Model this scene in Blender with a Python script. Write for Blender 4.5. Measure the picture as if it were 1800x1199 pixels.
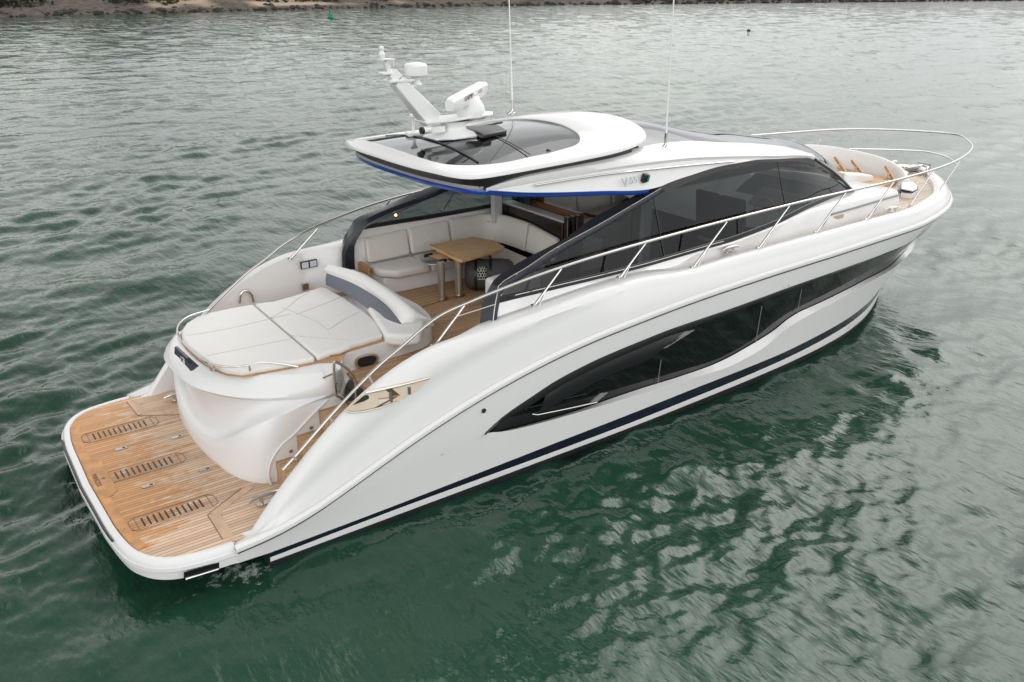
import bpy, bmesh, math, random
import numpy as np
from mathutils import Vector, Matrix

# ------------------------------------------------------------------ camera, light, exposure
for o in list(bpy.data.objects): bpy.data.objects.remove(o)
scene = bpy.context.scene
COL = scene.collection
random.seed(4); rng = np.random.default_rng(7)
cam_d = bpy.data.cameras.new('camera'); cam = bpy.data.objects.new('camera', cam_d); COL.objects.link(cam)
cam_d.sensor_width = 36; cam_d.lens = 36*1530.52/1800; cam_d.clip_end = 6000; cam_d.clip_start = .1
cam.matrix_world = Matrix(((0.810971,0.223809,-0.540588,-1.038648),(-0.585086,0.311386,-0.748808,-9.652084),(0.000742,0.923552,0.383472,5.724482),(0.000000,0.000000,0.000000,1.000000)))
scene.camera = cam
SUN_EL, SUN_AZ = math.radians(46), math.radians(18)      # azimuth of the light, measured from the bow (+x) towards port (+y)
w = bpy.data.worlds.new('World'); scene.world = w; w.use_nodes = True
nt = w.node_tree; nd = nt.nodes; nd.clear()
sky = nd.new('ShaderNodeTexSky'); sky.sky_type = 'NISHITA'; sky.sun_disc = False
sky.sun_elevation = SUN_EL; sky.sun_rotation = math.pi/2-SUN_AZ; sky.dust_density = 6; sky.air_density = 1.0; sky.ozone_density = .6
hs = nd.new('ShaderNodeHueSaturation'); hs.inputs['Saturation'].default_value = .12
# thin overcast: soft cloud structure over the whole sky
tc = nd.new('ShaderNodeTexCoord'); nz = nd.new('ShaderNodeTexNoise'); nz.inputs['Scale'].default_value = 3.2; nz.inputs['Detail'].default_value = 5
mp = nd.new('ShaderNodeMapping'); mp.inputs['Scale'].default_value = (1, 1, 3)
cr = nd.new('ShaderNodeValToRGB'); cr.color_ramp.elements[0].position = .3; cr.color_ramp.elements[1].position = .7
cr.color_ramp.elements[0].color = (.78, .79, .81, 1); cr.color_ramp.elements[1].color = (1.15, 1.13, 1.1, 1)
mx = nd.new('ShaderNodeMixRGB'); mx.blend_type = 'MULTIPLY'; mx.inputs[0].default_value = 1
gm = nd.new('ShaderNodeMixRGB'); gm.blend_type = 'MIX'; gm.inputs[0].default_value = .75; gm.inputs[2].default_value = (9.3, 9.5, 9.35, 1)
# brighter low sky, brightest ahead of the bow
sx = nd.new('ShaderNodeSeparateXYZ'); gz0 = nd.new('ShaderNodeMapRange'); gz0.inputs[1].default_value = .28; gz0.inputs[2].default_value = .9; gz0.inputs[3].default_value = 1.42; gz0.inputs[4].default_value = .45
dp = nd.new('ShaderNodeVectorMath'); dp.operation = 'DOT_PRODUCT'; dp.inputs[1].default_value = (math.cos(SUN_EL)*math.cos(SUN_AZ), math.cos(SUN_EL)*math.sin(SUN_AZ), math.sin(SUN_EL)); gd = nd.new('ShaderNodeMapRange'); gd.inputs[1].default_value = .84; gd.inputs[2].default_value = 1; gd.inputs[3].default_value = 1.0; gd.inputs[4].default_value = 2.5; gd.interpolation_type = 'SMOOTHSTEP'
db = nd.new('ShaderNodeVectorMath'); db.operation = 'DOT_PRODUCT'; db.inputs[1].default_value = (-.45, -.87, .2); gb = nd.new('ShaderNodeMapRange'); gb.inputs[1].default_value = -.1; gb.inputs[2].default_value = 1; gb.inputs[3].default_value = 1; gb.inputs[4].default_value = 2.25
m4 = nd.new('ShaderNodeMath'); m4.operation = 'MULTIPLY'
m3 = nd.new('ShaderNodeMath'); m3.operation = 'MULTIPLY'; mx2 = nd.new('ShaderNodeMixRGB'); mx2.blend_type = 'MULTIPLY'; mx2.inputs[0].default_value = 1
bg = nd.new('ShaderNodeBackground'); bg.inputs['Strength'].default_value = .105
wo = nd.new('ShaderNodeOutputWorld'); L = nt.links.new
L(sky.outputs[0], hs.inputs['Color']); L(hs.outputs[0], gm.inputs[1]); L(tc.outputs['Generated'], mp.inputs['Vector']); L(mp.outputs[0], nz.inputs['Vector'])
L(nz.outputs['Fac'], cr.inputs[0]); L(gm.outputs[0], mx.inputs[1]); L(cr.outputs[0], mx.inputs[2]); L(tc.outputs['Generated'], sx.inputs[0]); L(sx.outputs['Z'], gz0.inputs[0]); L(tc.outputs['Generated'], dp.inputs[0]); L(dp.outputs['Value'], gd.inputs[0]); L(gz0.outputs[0], m3.inputs[0]); L(tc.outputs['Generated'], db.inputs[0]); L(db.outputs['Value'], gb.inputs[0]); L(gd.outputs[0], m4.inputs[0]); L(gb.outputs[0], m4.inputs[1]); L(m4.outputs[0], m3.inputs[1]); L(mx.outputs[0], mx2.inputs[1]); L(m3.outputs[0], mx2.inputs[2]); L(mx2.outputs[0], bg.inputs[0]); L(bg.outputs[0], wo.inputs[0])
sd = bpy.data.lights.new('sun', 'SUN'); sd.energy = .5; sd.angle = math.radians(60); sd.color = (1, .96, .9)
so = bpy.data.objects.new('sun', sd); COL.objects.link(so)
so.rotation_euler = Vector((math.cos(SUN_EL)*math.cos(SUN_AZ), math.cos(SUN_EL)*math.sin(SUN_AZ), math.sin(SUN_EL))).to_track_quat('Z', 'Y').to_euler()
scene.view_settings.view_transform = 'Standard'; scene.view_settings.look = 'None'
scene.view_settings.exposure = 0.0; scene.view_settings.gamma = 1

# ------------------------------------------------------------------ helpers
def pch(tab):
    t = np.array(tab, float); X = t[:, 0]
    def one(Y):
        h = np.diff(X); dl = np.diff(Y)/h; m = np.zeros(len(X)); m[0], m[-1] = dl[0], dl[-1]
        for i in range(1, len(X)-1):
            if dl[i-1]*dl[i] > 0:
                w1 = 2*h[i]+h[i-1]; w2 = h[i]+2*h[i-1]; m[i] = (w1+w2)/(w1/dl[i-1]+w2/dl[i])
        def f(x):
            x = np.clip(np.asarray(x, float), X[0], X[-1]); i = np.clip(np.searchsorted(X, x)-1, 0, len(X)-2); s = (x-X[i])/h[i]
            return (2*s**3-3*s**2+1)*Y[i]+(s**3-2*s**2+s)*h[i]*m[i]+(-2*s**3+3*s**2)*Y[i+1]+(s**3-s**2)*h[i]*m[i+1]
        return f
    fs = [one(t[:, k]) for k in range(1, t.shape[1])]
    return fs[0] if len(fs) == 1 else fs
def smooth_tab(tab, win=3):
    t = np.array(tab, float); o = t.copy()
    for i in range(1, len(t)-1): o[i, 1:] = .25*t[i-1, 1:]+.5*t[i, 1:]+.25*t[i+1, 1:]
    return o
def crom(pts, n=8, closed=False):
    P = [Vector(p) for p in pts]; N = len(P); out = []
    for i in range(N if closed else N-1):
        b, c = P[i], P[(i+1) % N]
        a = P[i-1] if (i or closed) else b*2-c
        d = P[(i+2) % N] if (closed or i+2 < N) else c*2-b
        for k in range(n):
            t = k/n
            out.append(.5*((2*b)+(c-a)*t+(2*a-5*b+4*c-d)*t*t+(3*b-a-3*c+d)*t**3))
    if not closed: out.append(P[-1])
    return out
def resample(pts, n):
    p = np.array([tuple(q) for q in pts]); s = np.concatenate([[0], np.cumsum(np.linalg.norm(np.diff(p, axis=0), axis=1))])
    u = np.linspace(0, s[-1], n); return np.stack([np.interp(u, s, p[:, k]) for k in range(p.shape[1])], 1)
class MB:
    def __init__(s): s.v = []; s.f = []; s.m = []
    def grid(s, rows, closed=False, mats=None, skip=None, closecols=False):
        b = len(s.v); R = len(rows); Cn = len(rows[0])
        for r in rows: s.v += [tuple(p) for p in r]
        for i in range(R if closecols else R-1):
            for j in range(Cn if closed else Cn-1):
                if skip and skip(i, j): continue
                k = (j+1) % Cn; i2 = (i+1) % R
                s.f.append((b+i*Cn+j, b+i*Cn+k, b+i2*Cn+k, b+i2*Cn+j)); s.m.append(mats[i] if mats else 0)
        return s
    def poly(s, pts, m=0):
        b = len(s.v); s.v += [tuple(p) for p in pts]; s.f.append(tuple(range(b, b+len(pts)))); s.m.append(m); return s
    def extr(s, pts, d, m=0):
        d = Vector(d); n = len(pts); b = len(s.v); P = [Vector(p) for p in pts]
        s.v += [tuple(p) for p in P]+[tuple(p+d) for p in P]
        s.f.append(tuple(range(b, b+n))); s.f.append(tuple(range(b+2*n-1, b+n-1, -1))); s.m += [m, m]
        for i in range(n):
            j = (i+1) % n; s.f.append((b+i, b+n+i, b+n+j, b+j)); s.m.append(m)
        return s
    def box(s, c, size, rz=0, ry=0, rx=0, m=0):
        M = Matrix.Rotation(rz, 3, 'Z') @ Matrix.Rotation(ry, 3, 'Y') @ Matrix.Rotation(rx, 3, 'X'); h = [q/2 for q in size]
        q = [Vector(c)+M @ Vector((x*h[0], y*h[1], -h[2])) for x, y in ((-1, -1), (1, -1), (1, 1), (-1, 1))]
        return s.extr(q, M @ Vector((0, 0, size[2])), m)
    def tube(s, pts, r, n=10, closed=False, m=0, cap=True):
        P = [Vector(p) for p in pts]; N = len(P); rr = r if hasattr(r, '__len__') else [r]*N
        T = [((P[(i+1) % N]-P[i-1]) if closed else P[min(i+1, N-1)]-P[max(i-1, 0)]).normalized() for i in range(N)]
        up = Vector((0, 0, 1)) if abs(T[0].z) < .9 else Vector((1, 0, 0)); a = T[0].cross(up).normalized(); rows = []
        for i in range(N):
            a = (a-T[i]*a.dot(T[i])).normalized(); b = T[i].cross(a)
            rows.append([P[i]+(a*math.cos(2*math.pi*k/n)+b*math.sin(2*math.pi*k/n))*rr[i] for k in range(n)])
        if closed: rows.append(rows[0])
        b0 = len(s.v); s.grid(rows, True, [m]*len(rows))
        if cap and not closed:
            s.f.append(tuple(range(b0+n-1, b0-1, -1))); e = len(s.v)-n; s.f.append(tuple(range(e, e+n))); s.m += [m, m]
        return s
    def lathe(s, prof, c=(0, 0, 0), n=24, axis=None, m=0, sx=1, sy=1):
        M = Vector(axis).to_track_quat('Z', 'Y').to_matrix() if axis else Matrix.Identity(3); rows = []
        for r, z in prof:
            rows.append([Vector(c)+M @ Vector((r*sx*math.cos(2*math.pi*k/n), r*sy*math.sin(2*math.pi*k/n), z)) for k in range(n)])
        b0 = len(s.v); s.grid(rows, True, [m]*len(rows)); s.f.append(tuple(range(b0+n-1, b0-1, -1))); e = len(s.v)-n; s.f.append(tuple(range(e, e+n))); s.m += [m, m]
        return s
    def mirror(s):
        n = len(s.v); s.v += [(x, -y, z) for x, y, z in s.v[:n]]; s.f += [tuple(n+i for i in reversed(f)) for f in s.f[:]]; s.m += s.m[:]; return s
    def build(s, name, mats, parent=None, ang=35, bevel=0, seg=2, weld=0, flip=False, sub=0):
        me = bpy.data.meshes.new(name); me.from_pydata(s.v, [], s.f)
        if not isinstance(mats, (list, tuple)): mats = [mats]
        for q in mats: me.materials.append(q)
        me.polygons.foreach_set('material_index', s.m); me.update()
        if weld or True:
            bm = bmesh.new(); bm.from_mesh(me)
            if weld: bmesh.ops.remove_doubles(bm, verts=bm.verts, dist=weld)
            bmesh.ops.recalc_face_normals(bm, faces=bm.faces)
            if flip: bmesh.ops.reverse_faces(bm, faces=bm.faces)
            bm.to_mesh(me); bm.free()
        me.polygons.foreach_set('use_smooth', [True]*len(me.polygons))
        me.set_sharp_from_angle(angle=math.radians(ang))
        o = bpy.data.objects.new(name, me); COL.objects.link(o)
        if parent: o.parent = parent
        if bevel:
            b = o.modifiers.new('bevel', 'BEVEL'); b.width = bevel; b.segments = seg; b.limit_method = 'ANGLE'; b.angle_limit = math.radians(35); b.harden_normals = False
        return o
def tag(o, label=None, cat=None, group=None, kind=None):
    if label: o['label'] = label
    if cat: o['category'] = cat
    if group: o['group'] = group
    if kind: o['kind'] = kind
    return o
def empty(name, loc, label, cat, group=None):
    o = bpy.data.objects.new(name, None); COL.objects.link(o); o.location = loc; o.empty_display_size = .3
    return tag(o, label, cat, group)

# ------------------------------------------------------------------ materials
def new_mat(name):
    m = bpy.data.materials.new(name); m.use_nodes = True; return m, m.node_tree, m.node_tree.nodes['Principled BSDF']
def mat(name, col, rough=.4, metal=0, spec=.5, coat=0, noise=0, nscale=6, bump=0, bscale=200):
    m, t, p = new_mat(name); p.inputs['Base Color'].default_value = (*col, 1); p.inputs['Roughness'].default_value = rough
    p.inputs['Metallic'].default_value = metal; p.inputs['Specular IOR Level'].default_value = spec; p.inputs['Coat Weight'].default_value = coat; p.inputs['Coat Roughness'].default_value = .03
    if noise or bump:
        tc = t.nodes.new('ShaderNodeTexCoord')
    if noise:
        n = t.nodes.new('ShaderNodeTexNoise'); n.inputs['Scale'].default_value = nscale; n.inputs['Detail'].default_value = 5
        r = t.nodes.new('ShaderNodeMapRange'); r.inputs[3].default_value = 1-noise; r.inputs[4].default_value = 1+noise*.5
        mu = t.nodes.new('ShaderNodeMixRGB'); mu.blend_type = 'MULTIPLY'; mu.inputs[0].default_value = 1; mu.inputs[1].default_value = (*col, 1)
        t.links.new(tc.outputs['Object'], n.inputs['Vector']); t.links.new(n.outputs['Fac'], r.inputs[0]); t.links.new(r.outputs[0], mu.inputs[2]); t.links.new(mu.outputs[0], p.inputs['Base Color'])
        rr = t.nodes.new('ShaderNodeMapRange'); rr.inputs[3].default_value = max(rough-.06, .01); rr.inputs[4].default_value = rough+.08
        t.links.new(n.outputs['Fac'], rr.inputs[0]); t.links.new(rr.outputs[0], p.inputs['Roughness'])
    if bump:
        n2 = t.nodes.new('ShaderNodeTexNoise'); n2.inputs['Scale'].default_value = bscale; n2.inputs['Detail'].default_value = 3
        bu = t.nodes.new('ShaderNodeBump'); bu.inputs['Strength'].default_value = bump; bu.inputs['Distance'].default_value = .004 if bscale > 20 else .02
        t.links.new(tc.outputs['Object'], n2.inputs['Vector']); t.links.new(n2.outputs['Fac'], bu.inputs['Height']); t.links.new(bu.outputs[0], p.inputs['Normal'])
    return m
def teak(name, dry, wet, wetness=.0, axis='Y', width=.052, caulk=(.1, .06, .04), cw=.12):
    m, t, p = new_mat(name); N = t.nodes.new; K = t.links.new
    tc = N('ShaderNodeTexCoord'); sp = N('ShaderNodeSeparateXYZ'); K(tc.outputs['Object'], sp.inputs[0])
    def mth(op, a, b=None):
        q = N('ShaderNodeMath'); q.operation = op
        for i, v in enumerate((a, b)):
            if v is None: continue
            if isinstance(v, (int, float)): q.inputs[i].default_value = v
            else: K(v, q.inputs[i])
        return q.outputs[0]
    u = mth('DIVIDE', sp.outputs[axis], width); fr = mth('FRACT', u); fl = mth('FLOOR', u)
    line = mth('LESS_THAN', fr, cw)
    wn = N('ShaderNodeTexWhiteNoise'); wn.noise_dimensions = '1D'; K(fl, wn.inputs['W'])
    mp = N('ShaderNodeMapping'); mp.inputs['Scale'].default_value = (3, 60, 3) if axis == 'Y' else (60, 3, 3); K(tc.outputs['Object'], mp.inputs['Vector'])
    gr = N('ShaderNodeTexNoise'); gr.inputs['Scale'].default_value = 1; gr.inputs['Detail'].default_value = 6; K(mp.outputs[0], gr.inputs['Vector'])
    v = mth('ADD', mth('MULTIPLY', wn.outputs['Value'], .34), mth('MULTIPLY', gr.outputs['Fac'], .42))
    v = mth('ADD', v, .60)
    mu = N('ShaderNodeMixRGB'); mu.blend_type = 'MULTIPLY'; mu.inputs[0].default_value = 1; mu.inputs[1].default_value = (*dry, 1); K(v, mu.inputs[2]); colr = mu.outputs[0]; rough = .62
    if wetness:
        mp2 = N('ShaderNodeMapping'); mp2.inputs['Scale'].default_value = (1.5, 4.6, 1) if axis == 'Y' else (4.6, 1.5, 1); K(tc.outputs['Object'], mp2.inputs['Vector'])
        a = N('ShaderNodeTexNoise'); a.inputs['Scale'].default_value = 2.1; a.inputs['Detail'].default_value = 8; a.inputs['Roughness'].default_value = .68; K(mp2.outputs[0], a.inputs['Vector'])
        b = N('ShaderNodeMapRange'); b.inputs[1].default_value = .2; b.inputs[2].default_value = 1.7; b.inputs[3].default_value = wetness; b.inputs[4].default_value = 0; K(sp.outputs['X'], b.inputs[0])
        ty = N('ShaderNodeMapRange'); ty.inputs[1].default_value = -1.9; ty.inputs[2].default_value = -1.1; ty.inputs[3].default_value = .1; ty.inputs[4].default_value = 1; K(sp.outputs['Y'], ty.inputs[0])
        wv = mth('ADD', a.outputs['Fac'], mth('MULTIPLY', mth('SUBTRACT', mth('MULTIPLY', b.outputs[0], ty.outputs[0]), .5), .34))
        ws = N('ShaderNodeMapRange'); ws.inputs[1].default_value = .49; ws.inputs[2].default_value = .55; K(wv, ws.inputs[0])
        mu2 = N('ShaderNodeMixRGB'); mu2.blend_type = 'MULTIPLY'; mu2.inputs[0].default_value = 1; mu2.inputs[1].default_value = (*wet, 1); K(v, mu2.inputs[2])
        mi = N('ShaderNodeMixRGB'); K(ws.outputs[0], mi.inputs[0]); K(colr, mi.inputs[1]); K(mu2.outputs[0], mi.inputs[2]); colr = mi.outputs[0]
        rg = N('ShaderNodeMapRange'); rg.inputs[3].default_value = .62; rg.inputs[4].default_value = .3; K(ws.outputs[0], rg.inputs[0]); K(rg.outputs[0], p.inputs['Roughness'])
    else: p.inputs['Roughness'].default_value = rough
    fin = N('ShaderNodeMixRGB'); K(line, fin.inputs[0]); K(colr, fin.inputs[1]); fin.inputs[2].default_value = (*caulk, 1); K(fin.outputs[0], p.inputs['Base Color'])
    p.inputs['Specular IOR Level'].default_value = .35
    return m
def wood(name, col, axis_scale=(2, 26, 26), rough=.32, var=.35):
    m, t, p = new_mat(name); tc = t.nodes.new('ShaderNodeTexCoord'); mp = t.nodes.new('ShaderNodeMapping'); mp.inputs['Scale'].default_value = axis_scale
    n = t.nodes.new('ShaderNodeTexNoise'); n.inputs['Scale'].default_value = 1.4; n.inputs['Detail'].default_value = 6
    r = t.nodes.new('ShaderNodeValToRGB'); r.color_ramp.elements[0].position = .3; r.color_ramp.elements[1].position = .7
    r.color_ramp.elements[0].color = (*[c*(1-var) for c in col], 1); r.color_ramp.elements[1].color = (*[min(c*(1+var*.5), 1) for c in col], 1)
    t.links.new(tc.outputs['Object'], mp.inputs['Vector']); t.links.new(mp.outputs[0], n.inputs['Vector']); t.links.new(n.outputs['Fac'], r.inputs[0]); t.links.new(r.outputs[0], p.inputs['Base Color']); p.inputs['Roughness'].default_value = rough
    return m
def tinted(name, tint, refl=1.5, through=1.0):
    m, t, p = new_mat(name); t.nodes.remove(p); out = t.nodes['Material Output']
    tr = t.nodes.new('ShaderNodeBsdfTransparent'); tr.inputs[0].default_value = (*tint, 1)
    gl = t.nodes.new('ShaderNodeBsdfGlossy'); gl.inputs['Roughness'].default_value = .015; gl.inputs['Color'].default_value = (.95, .97, 1, 1)
    lw = t.nodes.new('ShaderNodeLayerWeight'); lw.inputs['Blend'].default_value = .5; pw_ = t.nodes.new('ShaderNodeMath'); pw_.operation = 'POWER'; pw_.inputs[1].default_value = 5
    fr = t.nodes.new('ShaderNodeMath'); fr.operation = 'MULTIPLY_ADD'; fr.inputs[1].default_value = .95; fr.inputs[2].default_value = ((refl-1)/(refl+1))**2; t.links.new(lw.outputs['Facing'], pw_.inputs[0]); t.links.new(pw_.outputs[0], fr.inputs[0]); mi = t.nodes.new('ShaderNodeMixShader')
    t.links.new(fr.outputs[0], mi.inputs[0]); t.links.new(tr.outputs[0], mi.inputs[1]); t.links.new(gl.outputs[0], mi.inputs[2]); t.links.new(mi.outputs[0], out.inputs[0])
    return m
WHITE = mat('white_gelcoat', (.755, .742, .745), .16, noise=.035, nscale=1.6, spec=.4)
CREAMG = mat('cream_gelcoat', (.74, .715, .69), .35, noise=.04, nscale=2)
NAVY = mat('navy_paint', (.010, .013, .024), .22, spec=.5, noise=.1)
BLACKG = mat('black_gloss', (.008, .009, .011), .06, spec=.5)
BLACKM = mat('black_satin', (.012, .012, .014), .38)
ANTIF = mat('antifouling', (.018, .018, .022), .6, noise=.4, nscale=9)
HGLASS = mat('hull_glass', (.004, .006, .006), .02, spec=.55)
ROOFG = None
GREYW = mat('grey_trim', (.23, .22, .225), .3)
STEEL = mat('polished_steel', (.56, .54, .53), .14, metal=1)
STEELB = mat('brushed_steel', (.62, .56, .50), .28, metal=1)
LEATHER = mat('cream_leather', (.66, .625, .585), .5, bump=.5, bscale=9, noise=.05)
PADW = mat('sunpad_vinyl', (.74, .72, .705), .55, bump=.5, bscale=7, noise=.04, nscale=3)
BAND = mat('grey_band', (.115, .125, .15), .45, bump=.25, bscale=30)
BLUE = mat('blue_film', (.006, .045, .30), .14, coat=.3)
RUBR = mat('black_rubber', (.015, .015, .017), .6)
TEAKP = teak('platform_teak', (.66, .47, .335), (.57, .285, .115), wetness=1.0, caulk=(.16, .10, .07))
TEAK = teak('deck_teak', (.50, .31, .175), (.4, .2, .08))
TEAKS = teak('side_deck_teak', (.66, .55, .44), (.4, .2, .08), cw=.09)
TEAKT = wood('teak_plain', (.50, .27, .11), (6, 2, 6), .45, .3)
TEAKB = wood('dry_teak_board', (.60, .41, .28), (6, 2, 6), .5, .2)
TEAKW = wood('wet_teak', (.56, .27, .10), (5, 5, 5), .35, .3)
OAK = wood('table_oak', (.55, .33, .15), (3, 22, 22), .35, .25)
WALNUT = wood('walnut', (.16, .07, .035), (3, 25, 25), .25, .4)
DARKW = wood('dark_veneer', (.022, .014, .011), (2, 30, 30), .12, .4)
TINT = tinted('tinted_glass', (.21, .23, .235), 1.36)
ROOFG = tinted('roof_glass', (.10, .095, .10), 1.7)
CLEARG = tinted('smoked_clear_glass', (.62, .66, .66), 1.45)
GREYS = mat('stitching', (.52, .50, .485), .6)
CAULK = mat('caulk_line', (.22, .14, .095), .7)
GREENL = mat('green_lens', (.0, .33, .22), .1)
BAGM = mat('bag_fabric', (.075, .068, .07), .75, bump=.4, bscale=60, noise=.25, nscale=14)
LIGHTG = mat('light_grey', (.55, .56, .58), .4)

Y = tag(bpy.data.objects.new('motor_yacht', None), 'white motor yacht with navy boot stripe, dark hull glazing and teak swim platform', 'yacht'); COL.objects.link(Y)

# ------------------------------------------------------------------ hull lines (half breadths and heights over x, bow at +x, waterline z = 0)
BR = pch([(-.1, 1.9), (1, 2.12), (2, 2.22), (4, 2.27), (8, 2.29), (10, 2.26), (11.2, 2.2), (12.06, 2.15), (12.84, 2.09), (13.39, 1.99), (14.25, 1.76), (14.93, 1.47), (15.27, 1.27), (15.65, 1.0), (16.1, .58), (16.4, .22), (16.5, 0)])
RZ = pch([(0.782,0.392),(0.932,0.409),(1.082,0.430),(1.232,0.456),(1.382,0.488),(1.532,0.528),(1.682,0.575),(1.832,0.627),(1.982,0.685),(2.132,0.745),(2.282,0.806),(2.432,0.868),(2.582,0.930),(2.732,0.990),(2.882,1.048),(3.032,1.104),(3.182,1.157),(3.332,1.207),(3.482,1.255),(3.632,1.300),(3.782,1.343),(3.932,1.384),(4.082,1.422),(4.232,1.457),(4.382,1.491),(4.532,1.522),(4.682,1.552),(4.832,1.580),(4.982,1.606),(5.132,1.630),(5.282,1.652),(5.432,1.671),(5.582,1.689),(5.732,1.705),(5.882,1.719),(6.032,1.733),(6.182,1.746),(6.332,1.758),(6.482,1.771),(6.632,1.783),(6.782,1.794),(6.932,1.805),(7.082,1.815),(7.232,1.824),(7.382,1.832),(7.532,1.839),(7.682,1.846),(7.832,1.852),(7.982,1.858),(8.132,1.863),(8.282,1.868),(8.432,1.872),(8.582,1.877),(8.732,1.880),(8.882,1.884),(9.032,1.887),(9.182,1.889),(9.332,1.891),(9.482,1.893),(9.632,1.895),(9.782,1.896),(9.932,1.898),(10.082,1.898),(10.232,1.899),(10.382,1.900),(10.532,1.900),(10.682,1.900),(10.832,1.900),(10.982,1.900),(11.132,1.900),(11.282,1.900),(11.432,1.900),(11.582,1.900),(11.732,1.900),(11.882,1.900),(12.032,1.900),(12.182,1.900),(12.332,1.900),(12.482,1.900),(12.632,1.900),(12.782,1.900),(12.932,1.900),(13.082,1.900),(13.232,1.900),(13.382,1.900),(13.532,1.900),(13.682,1.900),(13.832,1.901),(13.982,1.901),(14.132,1.902),(14.282,1.903),(14.432,1.904),(14.582,1.905),(14.732,1.906),(14.882,1.907),(15.032,1.908),(15.182,1.909),(15.332,1.911),(15.482,1.912),(15.632,1.913),(15.782,1.914),(15.932,1.915),(16.082,1.917),(16.232,1.918),(16.382,1.919)]); GIN = pch([(1.198,0.462),(1.318,0.614),(1.438,0.759),(1.558,0.896),(1.678,1.022),(1.798,1.141),(1.918,1.253),(2.038,1.358),(2.158,1.458),(2.278,1.550),(2.398,1.634),(2.518,1.710),(2.638,1.778),(2.758,1.839),(2.878,1.894),(2.998,1.942),(3.118,1.983),(3.238,2.017),(3.358,2.043),(3.478,2.060),(3.598,2.071),(3.718,2.079),(3.838,2.084),(3.958,2.090),(4.078,2.097),(4.198,2.104),(4.318,2.113),(4.438,2.122),(4.558,2.132),(4.678,2.142),(4.798,2.153),(4.918,2.164),(5.038,2.175),(5.158,2.186),(5.278,2.197),(5.398,2.208),(5.518,2.217),(5.638,2.225),(5.758,2.232),(5.878,2.238),(5.998,2.243),(6.118,2.247),(6.238,2.250),(6.358,2.251),(6.478,2.248),(6.598,2.241),(6.718,2.232),(6.838,2.221),(6.958,2.211),(7.078,2.204),(7.198,2.199),(7.318,2.197),(7.438,2.199),(7.558,2.203),(7.678,2.207),(7.798,2.212),(7.918,2.217),(8.038,2.220),(8.158,2.222),(8.278,2.224),(8.398,2.226),(8.518,2.227),(8.638,2.228),(8.758,2.228),(8.878,2.229),(8.998,2.229),(9.118,2.229),(9.238,2.229),(9.358,2.229),(9.478,2.229),(9.598,2.229),(9.718,2.229),(9.838,2.229),(9.958,2.228),(10.078,2.228),(10.198,2.226),(10.318,2.225),(10.438,2.224),(10.558,2.222),(10.678,2.221),(10.798,2.219),(10.918,2.217),(11.038,2.216),(11.158,2.214),(11.278,2.212),(11.398,2.210),(11.518,2.208),(11.638,2.205),(11.758,2.203),(11.878,2.200),(11.998,2.197),(12.118,2.194),(12.238,2.191),(12.358,2.188),(12.478,2.186),(12.598,2.184),(12.718,2.183),(12.838,2.183),(12.958,2.183),(13.078,2.184),(13.198,2.185),(13.318,2.187),(13.438,2.188),(13.558,2.189),(13.678,2.189),(13.798,2.190),(13.918,2.190),(14.038,2.190),(14.158,2.190),(14.278,2.190),(14.398,2.190),(14.518,2.190),(14.638,2.190),(14.758,2.190),(14.878,2.190),(14.998,2.190),(15.118,2.190),(15.238,2.190),(15.358,2.190),(15.478,2.190),(15.598,2.190),(15.718,2.190),(15.838,2.190),(15.958,2.190),(16.078,2.190),(16.198,2.190),(16.318,2.190),(16.438,2.190)])
OFG = pch([(0, .2), (3.6, .2), (4.15, .34), (6.7, .34), (7.4, .22), (17, .2)])
Y0 = pch([(0, 2.0), (1.3, 2.07), (6, 2.09), (8, 2.05), (9.5, 1.99), (10.6, 1.9), (11.6, 1.76), (12.5, 1.54), (13.4, 1.2), (14.2, .8), (15, .32), (15.4, 0)])
Z1 = pch([(1.3, .155), (3, .18), (5, .17), (8, .185), (9.5, .2), (12, .25), (16, .3)])
Z2 = pch([(1.3, .22), (2.7, .24), (4, .27), (5.3, .3), (8, .335), (9.3, .335), (11, .37), (12.2, .39), (16, .42)])
W3 = pch([(.9, .4), (2.4, .56), (3.3, .72)]+[(3.951,0.827),(4.244,0.763),(4.818,0.699),(5.434,0.660),(5.821,0.637),(6.506,0.602),(7.242,0.555),(7.841,0.517),(8.267,0.497),(8.683,0.532),(9.089,0.604),(9.586,0.805),(10.053,0.892),(10.558,0.934),(11.262,0.981),(12.027,1.041),(12.822,1.064)]+[(14.1, 1.1), (15.2, 1.17), (16.2, 1.22)])
W4 = pch([(.9, .41), (2.4, .57), (3.3, .735)]+[(4.025,0.763),(4.321,0.705),(4.900,0.651),(5.523,0.622),(6.010,0.623),(6.600,0.614),(7.342,0.578),(7.939,0.565),(8.356,0.589),(8.764,0.652),(9.401,0.783),(9.736,0.911),(10.012,0.960),(10.637,0.984),(11.338,1.016),(12.166,1.042),(13.029,1.034)]+[(13.6, 1.12), (14.2, 1.21), (15.0, 1.35), (15.7, 1.45), (16.3, 1.5)])
W5 = pch([(.9, .42), (2.4, .58), (3.3, .75)]+[(3.971,0.834),(4.109,0.928),(4.268,0.998),(4.652,1.130),(4.928,1.222),(5.294,1.301),(5.665,1.360),(6.374,1.429),(6.947,1.469),(7.604,1.484),(8.029,1.495),(8.633,1.518),(9.275,1.543),(9.969,1.556),(10.738,1.558),(11.598,1.548),(12.575,1.546),(13.400,1.560),(15.700,1.500)][:-1]+[(16.3, 1.53)])
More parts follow.
